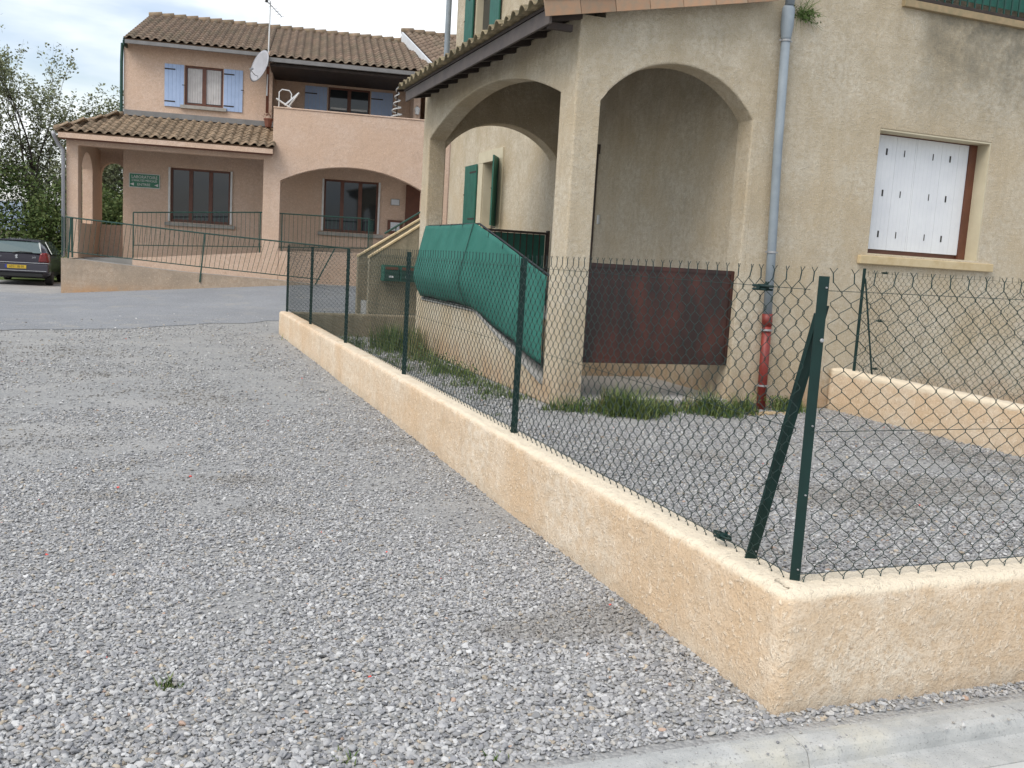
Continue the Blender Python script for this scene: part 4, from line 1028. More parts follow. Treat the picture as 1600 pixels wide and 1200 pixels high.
for wd_, u0, u1, z0, z1, v in ((w3, 2.63, 3.05, 5.62, 6.6, 3.4), (w3, 3.15, 3.57, 5.62, 6.6, 3.4)):
    mb = MB(); n_ = 20
    for i in range(n_ + 1):
        x = u0 + (u1 - u0) * i / n_; y = v + .105 + .006 * math.sin(i * 1.9)
        mb.v += [(x, y, z0), (x, y, z1)]
    for i in range(n_): mb.f.append((2 * i, 2 * i + 2, 2 * i + 3, 2 * i + 1))
    pb(mb, 'curtain', M_CURT, parent=wd_)
for u0, u1 in ((6.78, 7.28), (7.42, 7.92)):
    pb(pbox((u0, 4.708, 5.0), (u1, 4.712, 5.95)), 'curtain', simple('dim_curtain', (.12, .13, .15), (.10, .11, .12), .9), parent=w4)
    pb(pbox((u0, 4.70, 5.96), (u1, 4.706, 6.02)), 'curtain_rod', M_WPAINT, parent=w4)
for (u0, u1, z, v, wd_) in ((2.05, 4.05, 2.0, 3.4, w1), (6.5, 8.5, 2.0, 3.4, w2), (2.45, 3.75, 5.42, 3.4, w3)):
    pb(pbox((u0, v - .10, z), (u1, v - .002, z + .10)), 'window_sill', M_GREYS, .008, parent=wd_)
for (u0, wd_) in ((2.14, w1), (3.905, w1), (6.6, w2), (8.305, w2)):
    pb(pbox((u0, 3.34, 2.13), (u0 + .055, 3.398, 3.70)), 'folded_shutter', M_WPAINT, parent=wd_)
for u0 in (2.0, 3.66): shutter((u0, 3.395, 5.45), (1, 0, 0), (0, -1, 0), .54, 1.20, M_SHUTB, parent=pk, planks=5, off=(0, 0, 0), label='pale blue wooden shutter')
for u0 in (5.98, 8.03): shutter((u0, 4.598, 4.75), (1, 0, 0), (0, -1, 0), .68, 1.84, M_SHUTB, parent=pk, planks=6, off=(0, 0, 0), label='blue shutter in the balcony shade')
pb(pbox((9.15, 3.33, 1.6), (9.9, 3.398, 3.7)), 'entrance_door', M_BROWNW)
pb(MB().path([(4.95, 2.62, 6.7), (4.92, 3.3, 5.5)], .06, 4), 'roof_brace', M_REDWOOD)
# sign
def text_mesh(body, size, m, parent, mtx, name='lettering', ext=.002, sx=1.):
    cu = bpy.data.curves.new('t', 'FONT'); cu.body = body; cu.size = size; cu.extrude = ext; cu.align_x = 'CENTER'; cu.align_y = 'CENTER'; cu.resolution_u = 2
    to = bpy.data.objects.new('t', cu); C.objects.link(to); bpy.context.view_layer.update()
    me = bpy.data.meshes.new_from_object(to.evaluated_get(bpy.context.evaluated_depsgraph_get()))
    bpy.data.objects.remove(to); me.materials.clear(); me.materials.append(m)
    o = bpy.data.objects.new(name, me); C.objects.link(o); o.parent = parent; o.matrix_local = mtx @ Matrix.Diagonal((sx, 1, 1, 1)); return o
def loc_v(p): return O_[0] + math.cos(TH) * p[0] - math.sin(TH) * p[1], O_[1] + math.sin(TH) * p[0] + math.cos(TH) * p[1], p[2]
sg = thing('sign', 'green enamel laboratory sign with white lettering and arrows on the pink wall', 'sign', loc_v((1.47, 3.39, 3.25)), TH)
MB().box((-.43, -.02, -.205), (.43, .005, .205)).build('sign_board', M_SIGN, sg)
mb = MB(); mb.box((-.43, -.026, .188), (.43, -.0205, .206)).box((-.43, -.026, -.206), (.43, -.0205, -.188)).box((-.43, -.026, -.1879), (-.413, -.0205, .1879)).box((.413, -.026, -.1879), (.43, -.0205, .1879)); mb.build('sign_border', M_WPAINT, sg)
rx = Matrix.Rotation(R(90), 4, 'X')
text_mesh('LABORATOIRE', .125, M_WPAINT, sg, Matrix.Translation((0, -.022, .10)) @ rx, sx=.88)
text_mesh("D'ANALYSES MEDICALES", .095, M_WPAINT, sg, Matrix.Translation((0, -.022, .0)) @ rx, sx=.68)
text_mesh('ENTREE', .105, M_WPAINT, sg, Matrix.Translation((-.02, -.022, -.115)) @ rx, sx=1.0)
for x in (-.355, .32):
    mb = MB(); mb.add([(x + .06, -.024, -.07), (x + .06, -.024, -.155), (x - .045, -.024, -.112)], [(0, 1, 2)]); mb.build('arrow', M_WPAINT, sg)
nb = thing('notice_board', 'small grey framed notice on the pink wall under the arch', 'notice', loc_v((8.83, 3.39, 3.14)), TH)
MB().box((-.14, -.03, -.10), (.14, .005, .10)).build('frame', M_GREYS, nb); MB().box((-.12, -.035, -.08), (.12, -.0305, .08)).build('paper', M_PAPER, nb)
nb = thing('notice_board', 'red brown framed notice case with a white sheet beside the stair parapet', 'notice', loc_v((8.85, 3.39, 2.38)), TH)
MB().box((-.23, -.05, -.21), (.23, .005, .21)).build('frame', M_BROWNW, nb, bevel=.008); MB().box((-.14, -.056, -.12), (.14, -.0505, .14)).build('paper', M_PAPER, nb)
# things on the roof and balcony
ds = thing('satellite_dish', 'round grey satellite dish on the mast between the two eaves', 'dish', loc_v((4.93, 2.7, 6.75)), TH)
mb = MB(); prof = [(0.001, .09), (.12, .082), (.25, .055), (.37, .012), (.42, -.01), (.43, -.012), (.37, -.005), (.25, .035), (.12, .065), (.001, .072)]
mb.lathe((0, 0, 0), prof[::-1], 28, 'y')
dish_o = mb.build('reflector', M_DISH, ds, smooth=True); dish_o.rotation_euler = (R(-18), R(26), R(-66)); dish_o.scale = (1.12, 1.12, 1.12); dish_o.location = (-.2, -.35, -.1)
MB().path([(.0, 0, -.1), (-.12, -.22, -.1)], .02, 6).build('bracket', M_COLLAR, ds)
MB().path([(-.25, -.36, -.38), (-.3, -.7, -.42), (-.42, -.86, -.30)], .012, 5).tube((-.42, -.86, -.30), (-.36, -.78, -.26), .035, n=8).build('feed_arm', M_COLLAR, ds)
an = thing('tv_antenna', 'thin white mast with a rake television antenna above the roof', 'antenna', loc_v((4.93, 2.7, 6.5)), TH)
MB().tube((0, 0, -.6), (.04, 0, 2.05), .022, .018).build('mast', M_WPAINT, an)
mb = MB(); mb.tube((-.06, -.1, 2.02), (.36, .25, 1.70), .012, n=5)
mb.build('boom', M_COLLAR, an)
for k in range(7):
    c = Vector((-.06, -.1, 2.02)).lerp(Vector((.36, .25, 1.70)), k / 6); d_ = Vector((-.5, .6, 0)).normalized() * (.16 - .008 * k)
    MB().tube(c - d_, c + d_, .006, n=4).tube(c, c + Vector((0, 0, .09 if k < 2 else .02)), .006, n=4).build('element', M_COLLAR, an)
MB().box((-.1, -.14, 1.98), (-.02, -.06, 2.08)).build('junction_box', M_BLACKP, an)
dc = thing('deck_chair', 'folded white deck chair leaning on the balcony wall', 'chair', loc_v((5.6, 1.65, 5.45)), TH)
for k, (a, b) in enumerate((((-.34, 0, .24), (.28, .05, -.1)), ((.26, 0, .45), (-.1, .06, -.06)))):
    mb = MB()
    for dy in (0, .42): mb.path([Vector(a) + Vector((0, dy * .3, 0)), Vector(b) + Vector((0, dy * .3, 0))], .02, 6)
    mb.path([Vector(a), Vector(a) + Vector((0, .126, 0))], .02, 6); mb.build('chair_frame', M_WPAINT, dc)
MB().path([(-.28, .1, .02), (-.28, .1, .44), (-.2, .1, .52), (.0, .1, .5), (.06, .1, .42), (.05, .1, .1)], .016, 6).build('chair_frame', M_WPAINT, dc)
MB().hexa([(-.1, .0, .07), (.26, .0, .42), (.26, .1, .42), (-.1, .1, .07), (-.13, .0, .10), (.23, .0, .45), (.23, .1, .45), (-.13, .1, .10)]).build('cushion', M_PAPER, dc)
sp = thing('spiral_garland', 'white spiral cone ornament standing at the right end of the balcony', 'ornament', loc_v((8.70, 2.6, 4.29)), TH)
pts = []; nturn = 10
for i in range(nturn * 16): 
    q = i / (nturn * 16); a = q * nturn * 2 * math.pi; rr_ = .33 * (1 - q) + .02; pts.append((rr_ * math.cos(a), rr_ * math.sin(a), .2 + q * 2.0))
MB().path(pts, .022, 5).build('spiral', M_WPAINT, sp); MB().tube((0, 0, 0), (0, 0, 2.2), .02).build('stem', M_WOOD, sp)
ln = thing('wall_lantern', 'small white lantern on the pink pier at the end of the balcony', 'lamp', loc_v((9.35, 3.0, 5.9)), TH)
MB().lathe((0, 0, 0), [(.03, -.12), (.06, -.1), (.085, .06), (.03, .12)], 8).build('lantern_glass', M_WPAINT, ln); MB().tube((0, 0, .12), (0, .1, .16), .012).build('bracket', M_WOOD, ln)
fp = thing('flower_pot', 'small terracotta pot with dry red plant on the arcade roof by the balcony', 'pot', loc_v((4.98, 2.9, 5.02)), TH)
MB().lathe((0, 0, 0), [(.07, 0), (.09, .02), (.12, .22), (.135, .22), (.135, .26)], 12).build('pot', M_REDWOOD, fp)
mb = MB()
for k in range(60):
    p = Vector((rnd.gauss(0, .07), rnd.gauss(0, .07), .3 + rnd.uniform(0, .16))); d_ = Vector((rnd.gauss(0, 1), rnd.gauss(0, 1), rnd.gauss(0, 1))).normalized() * .035
    mb.add([p, p + d_, p + d_.orthogonal().normalized() * .03], [(0, 1, 2)])
mb.build('foliage', M_REDWOOD, fp)
# further roofed block, square to the near house
blk = thing('house', 'further roofed block with white verge board behind the cream house', 'building', (7.83, 28.8, 0))
vz = lambda y: 7.32 + (y - 28.79) * .421
MB().box((7.95, 29.4, 0), (15, 36, 7.2)).build('wall', M_PINK, blk, off=(7.83, 28.8, 0))
bo = (7.83, 28.8, 0)
rf = MB().hexa([(7.83, 28.4, vz(28.4) - .1), (15.5, 28.4, vz(28.4) - .1), (15.5, 32.85, vz(32.85) - .1), (7.83, 32.85, vz(32.85) - .1), (7.83, 28.4, vz(28.4)), (15.5, 28.4, vz(28.4)), (15.5, 32.85, vz(32.85)), (7.83, 32.85, vz(32.85))]).hexa(
    [(7.83, 32.852, 8.93), (15.5, 32.852, 8.93), (15.5, 37, 7.2), (7.83, 37, 7.2), (7.83, 32.852, 9.03), (15.5, 32.852, 9.03), (15.5, 37, 7.3), (7.83, 37, 7.3)]).build('roof', M_CHAN, blk, off=bo)
tiles_joined(rf, mb_p, (7.85, 28.4, vz(28.4) + .01), (1, 0, 0), Vector((0, 1, .421)), 16, 14, .235, .355, M_TILE_I, off=bo)
MB().hexa([(7.78, 28.4, vz(28.4) - .34), (7.825, 28.4, vz(28.4) - .34), (7.825, 32.85, vz(32.85) - .34), (7.78, 32.85, vz(32.85) - .34), (7.78, 28.4, vz(28.4) + .02), (7.825, 28.4, vz(28.4) + .02), (7.825, 32.85, vz(32.85) + .02), (7.78, 32.85, vz(32.85) + .02)]).build('verge_board', M_PAPER, rf, off=bo)
for i in range(12): MB().tube((7.78 + i * .38, 32.85, 9.06), (8.2 + i * .38, 32.85, 9.10), .10, .115, 8).build('ridge_tile', M_TILE_P, rf, off=bo, smooth=True)

# access ramp in front of the building
rp_ = thing('access_ramp', 'weathered plastered access ramp with stained front wall below the green railing', 'ramp', O_, TH)
tz = [(0, .955), (1.4, .86), (2.77, .76), (4.2, .70), (5.42, .665), (6.5, .585)]
mb = MB()
for (a, za), (b, zb) in zip(tz[:-1], tz[1:]):
    mb.hexa([(a, 0, -.3), (b, 0, -.3), (b, .18, -.3), (a, .18, -.3), (a, 0, za), (b, 0, zb), (b, .18, zb), (a, .18, za)])
mb.build('ramp_wall', M_RAMPW, rp_, bevel=0)
mb = MB()
for (a, za), (b, zb) in zip(tz[:-1], tz[1:]):
    mb.hexa([(a + (.182 if a == 0 else 0), .182, -.3), (b, .182, -.3), (b, 1.398, -.3), (a + (.182 if a == 0 else 0), 1.398, -.3), (a + (.182 if a == 0 else 0), .182, za - .03), (b, .182, zb - .03), (b, 1.398, zb - .03), (a + (.182 if a == 0 else 0), 1.398, za - .03)])
mb.build('ramp_surface', M_CONC, rp_)
MB().box((0, .182, -.3), (.18, 1.70, .95)).build('ramp_wall', M_RAMPW, rp_)
# railings
fr_ = thing('metal_railing', 'leaning green metal railing following the slope of the access ramp', 'railing', loc_v((0, .09, .9)), TH)
ro = (0, .09, .9)
def rod(mb, a, b, r_): mb.tube(a, b, r_, n=5)
for (b, t) in (((.15, .09, .93), (.23, .09, 2.0)), ((3.46, -.02, .50), (3.57, .05, 1.8)), ((6.44, .05, .5), (6.98, .09, 1.6))):
    mb = MB(); mb.tube(b, t, .026, n=4); mb.build('post', M_RAIL, fr_, off=ro)
mb = MB(); mb.path([(.0, 1.2, 2.0), (.02, .5, 2.02), (.23, .09, 2.0), (3.57, .05, 1.8), (7.36, .09, 1.625)], .02, 6); mb.build('rail', M_RAIL, fr_, off=ro)
mb = MB(); mb.path([(.0, 1.2, 1.12), (.14, .09, 1.12), (3.5, .03, .91), (6.62, .07, .74)], .014, 6); mb.build('rail', M_RAIL, fr_, off=ro)
for i in range(52):
    ub = .27 + i * .122
    zb = np.interp(ub, [.14, 3.5, 6.62], [1.12, .91, .74]); ut = ub + .10 + .26 * max(0, (ub - 3.5) / 3.1); zt_ = np.interp(ut, [.23, 3.57, 7.36], [2.0, 1.8, 1.625])
    if ub > 6.5: break
    mb = MB(); mb.tube((ub, .06, zb), (ut, .06, zt_), .007, n=4); mb.build('baluster', M_RAIL, fr_, off=ro)
for i in range(8):
    v_ = .2 + i * .13; MB().tube((.02, v_, 1.12), (.02, v_, 2.0), .008, n=4).build('baluster', M_RAIL, fr_, off=ro)
MB().box((-.01, .12, 1.0), (.012, .16, 2.02)).box((-.02, 1.16, .9), (.02, 1.2, 2.02)).build('post', M_RAIL, fr_, off=ro)
br_ = thing('metal_railing', 'upright green metal railing between the columns on the second ramp', 'railing', loc_v((1.5, 1.5, 1.0)), TH)
ro = (1.5, 1.5, 1.0)
rt = lambda u_: np.interp(u_, [1.5, 4.9, 7.95], [2.27, 2.50, 2.52]); rbt = lambda u_: np.interp(u_, [1.5, 7.95], [1.37, 1.67])
for u_ in (1.5, 4.90, 5.50, 7.95): MB().tube((u_, 1.5, 1.02 if u_ < 2 else rbt(u_) - .25), (u_, 1.5, rt(u_)), .022, n=4).build('post', M_RAIL, br_, off=ro)
MB().path([(1.5, 1.5, rt(1.5)), (4.9, 1.5, rt(4.9)), (7.95, 1.5, rt(7.95)), (8.15, 2.6, rt(7.95))], .018, 6).build('rail', M_RAIL, br_, off=ro)
MB().path([(1.5, 1.5, rbt(1.5)), (7.95, 1.5, rbt(7.95)), (8.15, 2.6, rbt(7.95))], .013, 6).build('rail', M_RAIL, br_, off=ro)
for i in range(53):
    u_ = 1.62 + i * .12
    if u_ > 7.9: break
    MB().tube((u_, 1.5, rbt(u_)), (u_, 1.5, rt(u_)), .0065, n=4).build('baluster', M_RAIL, br_, off=ro)
for i in range(8):
    q = (i + .5) / 8; MB().tube((7.95 + .2 * q, 1.5 + 1.1 * q, 1.67), (7.95 + .2 * q, 1.5 + 1.1 * q, 2.52), .0065, n=4).build('baluster', M_RAIL, br_, off=ro)

# ------------------------------------------------------------------ parked car
CB = (-3.78, 31.2, float(ground_z(-3.78, 31.2)))
M_PAINT, t_, b_ = new_mat('dark_aubergine_paint')
b_.inputs['Base Color'].default_value = (.030, .026, .040, 1); b_.inputs['Metallic'].default_value = .45; b_.inputs['Roughness'].default_value = .32; b_.inputs['Coat Weight'].default_value = .7
M_CGLASS, t_, b_ = new_mat('car_glass'); b_.inputs['Base Color'].default_value = (.09, .13, .13, 1); b_.inputs['Roughness'].default_value = .05; b_.inputs['Specular IOR Level'].default_value = 1.
M_LAMP = simple('tail_lamp_red', (.20, .010, .012), (.10, .008, .008), .2, 7); M_TYRE = simple('tyre_rubber', (.015, .015, .016), (.02, .02, .02), .85)
M_CHROME = simple('chrome', (.6, .6, .62), (.5, .5, .5), .25, 6, metallic=.8); M_YEL = simple('yellow_plate', (.62, .42, .03), (.55, .38, .03), .5, 5)
CARZ = .91
car = thing('parked_car', 'dark purple grey hatchback seen from behind, parked at the far left beside the ramp', 'car', CB, R(-2))
# body: loft of cross sections along y (rear at y=0, nose at 4.2)
def sect(y, w, zb, zbelt, zr, wr):
    """half profile points bottom -> roof"""
    return [(w * .80, zb), (w * .97, zb + .10), (w, zb + .28), (w * 1.0, .62), (w * .985, .80), (w * .955, zbelt), (w * .93, zbelt + .015), (wr + (w * .93 - wr) * .55, zbelt + (zr - zbelt) * .5), (wr * .99, zr - .10), (wr * .84, zr - .03), (wr * .45, zr + .004)]
prof_y = [(0.00, .80, .36, .98, 1.00, .74), (.06, .86, .30, 1.0, 1.06, .74), (.22, .875, .24, 1.0, 1.28, .66), (.42, .88, .22, 1.0, 1.43, .60), (.75, .88, .2, .99, 1.47, .60), (1.6, .885, .2, .96, 1.50, .61), (2.3, .885, .2, .93, 1.46, .59),
          (2.8, .88, .2, .92, 1.18, .63), (3.2, .875, .2, .90, .93, .72), (3.8, .83, .22, .78, .80, .66), (4.15, .70, .28, .62, .64, .5), (4.22, .6, .34, .55, .56, .4)]
mb = MB(); ns = 11
for (y, w_, zb, zbl, zr, wr) in prof_y:
    pr = sect(y, w_, zb, zbl, zr, wr); ring = [(x, y, z) for x, z in pr] + [(-x, y, z) for x, z in pr[::-1]]
    mb.v += ring
k = 2 * ns
for i in range(len(prof_y) - 1):
    for j in range(k): mb.f.append((i * k + j, i * k + (j + 1) % k, (i + 1) * k + (j + 1) % k, (i + 1) * k + j))
mb.f.append(tuple(range(k))); mb.f.append(tuple(range((len(prof_y) - 1) * k, len(prof_y) * k))[::-1])
body = mb.build('body', M_PAINT, car, smooth=True)
body.modifiers.new('s', 'EDGE_SPLIT').split_angle = R(50)
# rear window, side windows
def quadp(name, pts, m, th=.012, parent=car, label=None):
    P_ = [Vector(p) for p in pts]; n = (P_[1] - P_[0]).cross(P_[2] - P_[0]).normalized() * th
    mb = MB(); L_ = len(P_)
    mb.v = [tuple(p) for p in P_] + [tuple(p + n) for p in P_]
    mb.f = [tuple(range(L_))[::-1], tuple(range(L_, 2 * L_))] + [(i, (i + 1) % L_, L_ + (i + 1) % L_, L_ + i) for i in range(L_)]
    return mb.build(name, m, parent, label=label)
rwn = quadp('rear_window', [(-.66, .025, 1.04), (.66, .025, 1.04), (.60, .26, 1.36), (.52, .33, 1.40), (-.52, .33, 1.40), (-.60, .26, 1.36)], M_CGLASS, .02)
MB().path([(-.1, .0, 1.04), (.1, -.01, 1.075), (.42, -.0, 1.065)], .016, 5).build('wiper', M_BLACKP, rwn)
MB().box((-.6, .27, 1.42), (.6, .42, 1.455)).build('spoiler', M_PAINT, body, bevel=.012)
for sgn in (-1, 1):
    quadp('side_window', [(sgn * .862, .55, 1.02), (sgn * .862, 1.5, 1.0), (sgn * .655, 1.5, 1.42), (sgn * .66, .75, 1.41)][::sgn], M_CGLASS, .02)
    quadp('side_window', [(sgn * .862, 1.56, 1.0), (sgn * .862, 2.6, .97), (sgn * .645, 2.25, 1.40), (sgn * .655, 1.56, 1.42)][::sgn], M_CGLASS, .02)
    tl = MB(); tl.hexa([(sgn * .56, -.04, .76), (sgn * .87, -.01, .74), (sgn * .89, .22, .78), (sgn * .58, .05, .76), (sgn * .63, -.02, 1.05), (sgn * .80, .0, 1.09), (sgn * .86, .26, 1.06), (sgn * .63, .08, 1.05)])
    tl.build('tail_light', M_LAMP, car, bevel=.06)
    MB().box((sgn * .90, 2.35, .98), (sgn * 1.02, 2.45, 1.10)).box((sgn * .86, 2.38, .99), (sgn * .90, 2.42, 1.02)).build('wing_mirror', M_BLACKP, car, bevel=.015)
    for y in (.72, 3.35):
        wl = MB(); wl.lathe((sgn * .78, y, .30), [(.18, -.09), (.29, -.095), (.31, -.07), (.31, .07), (.29, .095), (.18, .09)], 20, 'x'); tyre = wl.build('wheel', M_TYRE, car, smooth=True)
        MB().lathe((sgn * .785, y, .30), [(.02, -.07), (.175, -.085), (.175, .085), (.02, .07)], 12, 'x').build('rim', M_CHROME, tyre)
MB().hexa([(-.86, -.06, .42), (.86, -.06, .42), (.87, .2, .42), (-.87, .2, .42), (-.86, -.05, .70), (.86, -.05, .70), (.87, .2, .72), (-.87, .2, .72)]).build('bumper', M_PAINT, car, bevel=.03)
MB().box((-.80, -.075, .47), (.80, -.062, .485)).build('bumper_trim', M_CHROME, car)
MB().box((-.70, -.02, .28), (.70, .15, .42)).build('under_bumper', M_BLACKP, car, bevel=.02)
MB().box((-.86, -.066, .725), (.86, -.03, .742)).build('tailgate_edge', M_CHROME, body)
pl = MB().box((-.27, -.078, .545), (.27, -.064, .655)).build('number_plate', M_YEL, car)
MB().box((-.29, -.080, .545), (-.235, -.0785, .655)).build('plate_band', simple('plate_blue', (.03, .05, .3), None, .5), pl)
text_mesh('6351 SB 05', .10, M_BLACKP, pl, Matrix.Translation((.02, -.0795, .60)) @ rx, 'plate_lettering', .001, .85)
text_mesh('PEUGEOT', .06, M_CHROME, body, Matrix.Translation((-.52, -.03, .905)) @ rx, 'badge_lettering', .002, 1.1)
text_mesh('307', .075, M_CHROME, body, Matrix.Translation((.47, -.03, .905)) @ rx, 'badge_lettering', .002)
em = MB(); em.add([(-.03, -.03, .87), (.0, -.03, .90), (-.035, -.03, .93), (-.01, -.03, .98), (.03, -.03, .99), (.04, -.03, .95), (.02, -.03, .92), (.045, -.03, .88), (.01, -.03, .86)], [(0, 1, 2, 3, 4, 5, 6, 7, 8)])
em.build('emblem', M_CHROME, body)
MB().box((-.60, .03, 1.08), (-.52, .05, 1.16)).build('sticker', M_PAPER, rwn).location = (0, -.02, 0)

car.scale = (1, 1, CARZ)
# ------------------------------------------------------------------ trees, bushes, hills
def leaf_mat(name, a, b_c, trans=.25):
    m, t, b = new_mat(name); g_ = t.nodes.new('ShaderNodeNewGeometry')
    t.links.new(mix(t, g_.outputs['Random Per Island'], a, b_c), b.inputs['Base Color']); b.inputs['Roughness'].default_value = .65
    b.inputs['Specular IOR Level'].default_value = .25
    return m
M_LEAFT = leaf_mat('young_tree_leaf', (.15, .175, .085), (.26, .27, .16)); M_LEAFD = leaf_mat('dark_bush_leaf', (.045, .085, .022), (.14, .175, .06))
M_LEAFB = leaf_mat('light_bush_leaf', (.05, .10, .02), (.12, .17, .05)); M_BARK = simple('bark', (.07, .052, .045), (.045, .035, .03), .9, 9)
def leafquad(mb, p, s, q):
    d = Vector((q.gauss(0, 1), q.gauss(0, 1), q.gauss(0, .7))).normalized(); e = d.orthogonal().normalized()
    e = (e * math.cos(q.uniform(0, 6.28)) + d.cross(e) * math.sin(q.uniform(0, 6.28)))
    mb.add([p, p + (d + e * .5) * s, p + d * 2.0 * s, p + (d - e * .5) * s], [(0, 1, 2, 3)])
def tree(x, y, h, spread, label, seed, leafm=M_LEAFT, nl=10, ls=.062, trunk_r=.11, group=None, lowfrac=.25):
    q = random.Random(seed); gz = float(ground_z(x, y)); root = thing('tree', label, 'tree', (x, y, gz), group=group)
    tb = MB(); lb = MB()
    def grow(p, d, L_, r0, lvl):
        n = 4; pts = [p]; rs = [r0]
        for i in range(n):
            d = (d + Vector((q.gauss(0, .10), q.gauss(0, .10), q.gauss(.03, .06)))).normalized(); p = p + d * L_ / n; pts.append(p); rs.append(r0 * (1 - .55 * (i + 1) / n))
        tb.path(pts, rs, 5 if lvl < 2 else 3)
        if lvl >= 3:
            for _ in range(nl):
                c = pts[q.randint(1, n)] + Vector((q.gauss(0, .09), q.gauss(0, .09), q.gauss(0, .09)))
                for _ in range(4): leafquad(lb, c + Vector((q.gauss(0, .06), q.gauss(0, .06), q.gauss(0, .06))), ls * q.uniform(.6, 1.3), q)
            return
        nb = (5, 5, 4)[lvl]
        for k_ in range(nb):
            i = q.randint(1 if lvl else 1, n); a = q.uniform(0, 6.28); s_ = spread * q.uniform(.6, 1.2)
            e = d.orthogonal().normalized(); e = e * math.cos(a) + d.cross(e) * math.sin(a)
            grow(pts[i], (d + e * s_ + Vector((0, 0, .12))).normalized(), L_ * q.uniform(.45, .68), rs[i] * .62, lvl + 1)
        grow(p, d, L_ * .62, rs[-1], lvl + 1)
    ns_ = 3
    for k_ in range(ns_):
        grow(Vector((q.gauss(0, .2), q.gauss(0, .2), -.2)), Vector((q.gauss(0, .16), q.gauss(0, .16), 1)).normalized(), h * .46, trunk_r * q.uniform(.6, 1), 0)
    tb.build('trunk', M_BARK, root, smooth=True); lb.build('crown', leafm, root)
    return root
tree(-6.3, 41, 8.3, .5, 'tall thinly leaved tree at the left edge behind the car', 21, group='young trees behind the car')
tree(-4.4, 42, 9.3, .48, 'tallest thinly leaved tree above the parked car', 22, group='young trees behind the car')
tree(-2.4, 43, 7.6, .5, 'thinly leaved tree nearest the pink building corner', 28, group='young trees behind the car')
tree(-.8, 46, 8.0, .5, 'thinly leaved tree seen through the porch arch of the pink building', 24, group='young trees behind the car')
tree(-8.6, 44, 8.5, .5, 'thinly leaved tree left of the frame', 25, group='young trees behind the car')
def bush(x, y, rx_, ry_, h, label, seed, m, n=5200, ls=.07):
    q = random.Random(seed); gz = float(ground_z(x, y)); root = thing('bush', label, 'bush', (x, y, gz))
    tb = MB(); lb = MB(); cl = [(q.uniform(-1, 1), q.uniform(-1, 1), q.uniform(.1, 1)) for _ in range(26)]
    for c in cl:
        p = Vector((c[0] * rx_ * .8, c[1] * ry_ * .8, c[2] * h * .85 * (1 - .35 * abs(c[0]))))
        tb.path([(p.x * .25, p.y * .25, -.1), (p.x * .6, p.y * .6, p.z * .5), tuple(p)], [.03, .02, .008], 4)
        for _ in range(n // 26):
            a = Vector((q.gauss(0, 1), q.gauss(0, 1), q.gauss(0, .8))); a = a.normalized() * (q.random() ** .45)
            leafquad(lb, p + Vector((a.x * rx_ * .36, a.y * ry_ * .36, a.z * h * .24)), ls * q.uniform(.6, 1.3), q)
    tb.build('stems', M_BARK, root); lb.build('foliage', m, root)
bush(-5.2, 38.5, 2.3, 1.3, 4.6, 'large dark green bush behind the parked car', 31, M_LEAFD, 14000)
bush(-2.7, 38.8, 1.9, 1.2, 4.3, 'dark green bush between the car and the pink building', 32, M_LEAFD, 12000)
bush(-.4, 41, 2.0, 1.2, 4.2, 'green bush showing through the porch arch', 33, M_LEAFD, 10000)
bush(-2.45, 35.2, .7, .7, 1.15, 'low bright green shrub right of the parked car', 34, M_LEAFB, 2600, .05)
bush(-7.8, 40, 1.9, 1.2, 4.4, 'dark green bush at the left edge behind the car', 35, M_LEAFD, 6000)
bush(1.8, 44, 2.2, 1.3, 4.0, 'green bush behind the pink building', 36, M_LEAFD, 3000)
mb = MB(); nx_ = 60
hx = np.linspace(-420, 420, nx_); M_HILL = simple('distant_hill', (.22, .26, .32), (.18, .22, .27), 1., .02)  # blue-grey haze of distance is put into the hill colour
for i, x in enumerate(hx):
    h_ = 11 + 4 * math.sin(x * .013 + 1) + 4 * math.sin(x * .041) + 2 * math.sin(x * .11)
    for (y, z) in ((250, -6), (290, h_ * .55), (340, h_), (420, h_ * .9), (520, -5)): mb.v.append((x, y, z))
for i in range(nx_ - 1):
    for j in range(4): a = i * 5 + j; mb.f.append((a, a + 5, a + 6, a + 1))
mb.build('hills', M_HILL, kind='structure', smooth=True)
# pale wall and path seen between the trunks
gw = MB().box((-14, 47.8, -1), (-1.0, 48.1, 1.6)).build('garden_wall', simple('pale_garden_wall', (.42, .36, .33), (.34, .30, .27), .9, 1.2)); tag(gw, 'pale garden wall glimpsed between the bushes behind the trees', 'wall')

# ------------------------------------------------------------------ grass and weeds
M_GRASS = leaf_mat('grass_blade', (.05, .10, .025), (.17, .20, .07)); M_DRY = leaf_mat('dry_grass_blade', (.28, .23, .12), (.17, .17, .07))
def blades(mb, x, y, n, spread, h, q, lean=.5, w=.006):
    for _ in range(n):
        px, py = x + q.gauss(0, spread), y + q.gauss(0, spread); hh = h * q.uniform(.4, 1.1); a = q.uniform(0, 6.28); dx, dy = math.cos(a), math.sin(a); l = lean * hh * q.uniform(.2, 1)
        z0 = float(ground_z(px, py)) - .01; wx_, wy_ = -dy * w, dx * w
        mb.add([(px - wx_, py - wy_, z0), (px + wx_, py + wy_, z0), (px + dx * l * .35 + wx_ * .8, py + dy * l * .35 + wy_ * .8, z0 + hh * .6), (px + dx * l * .35 - wx_ * .8, py + dy * l * .35 - wy_ * .8, z0 + hh * .6), (px + dx * l, py + dy * l, z0 + hh)],
               [(0, 1, 2, 3), (3, 2, 4)])
q = random.Random(5); gm = MB(); dm = MB()
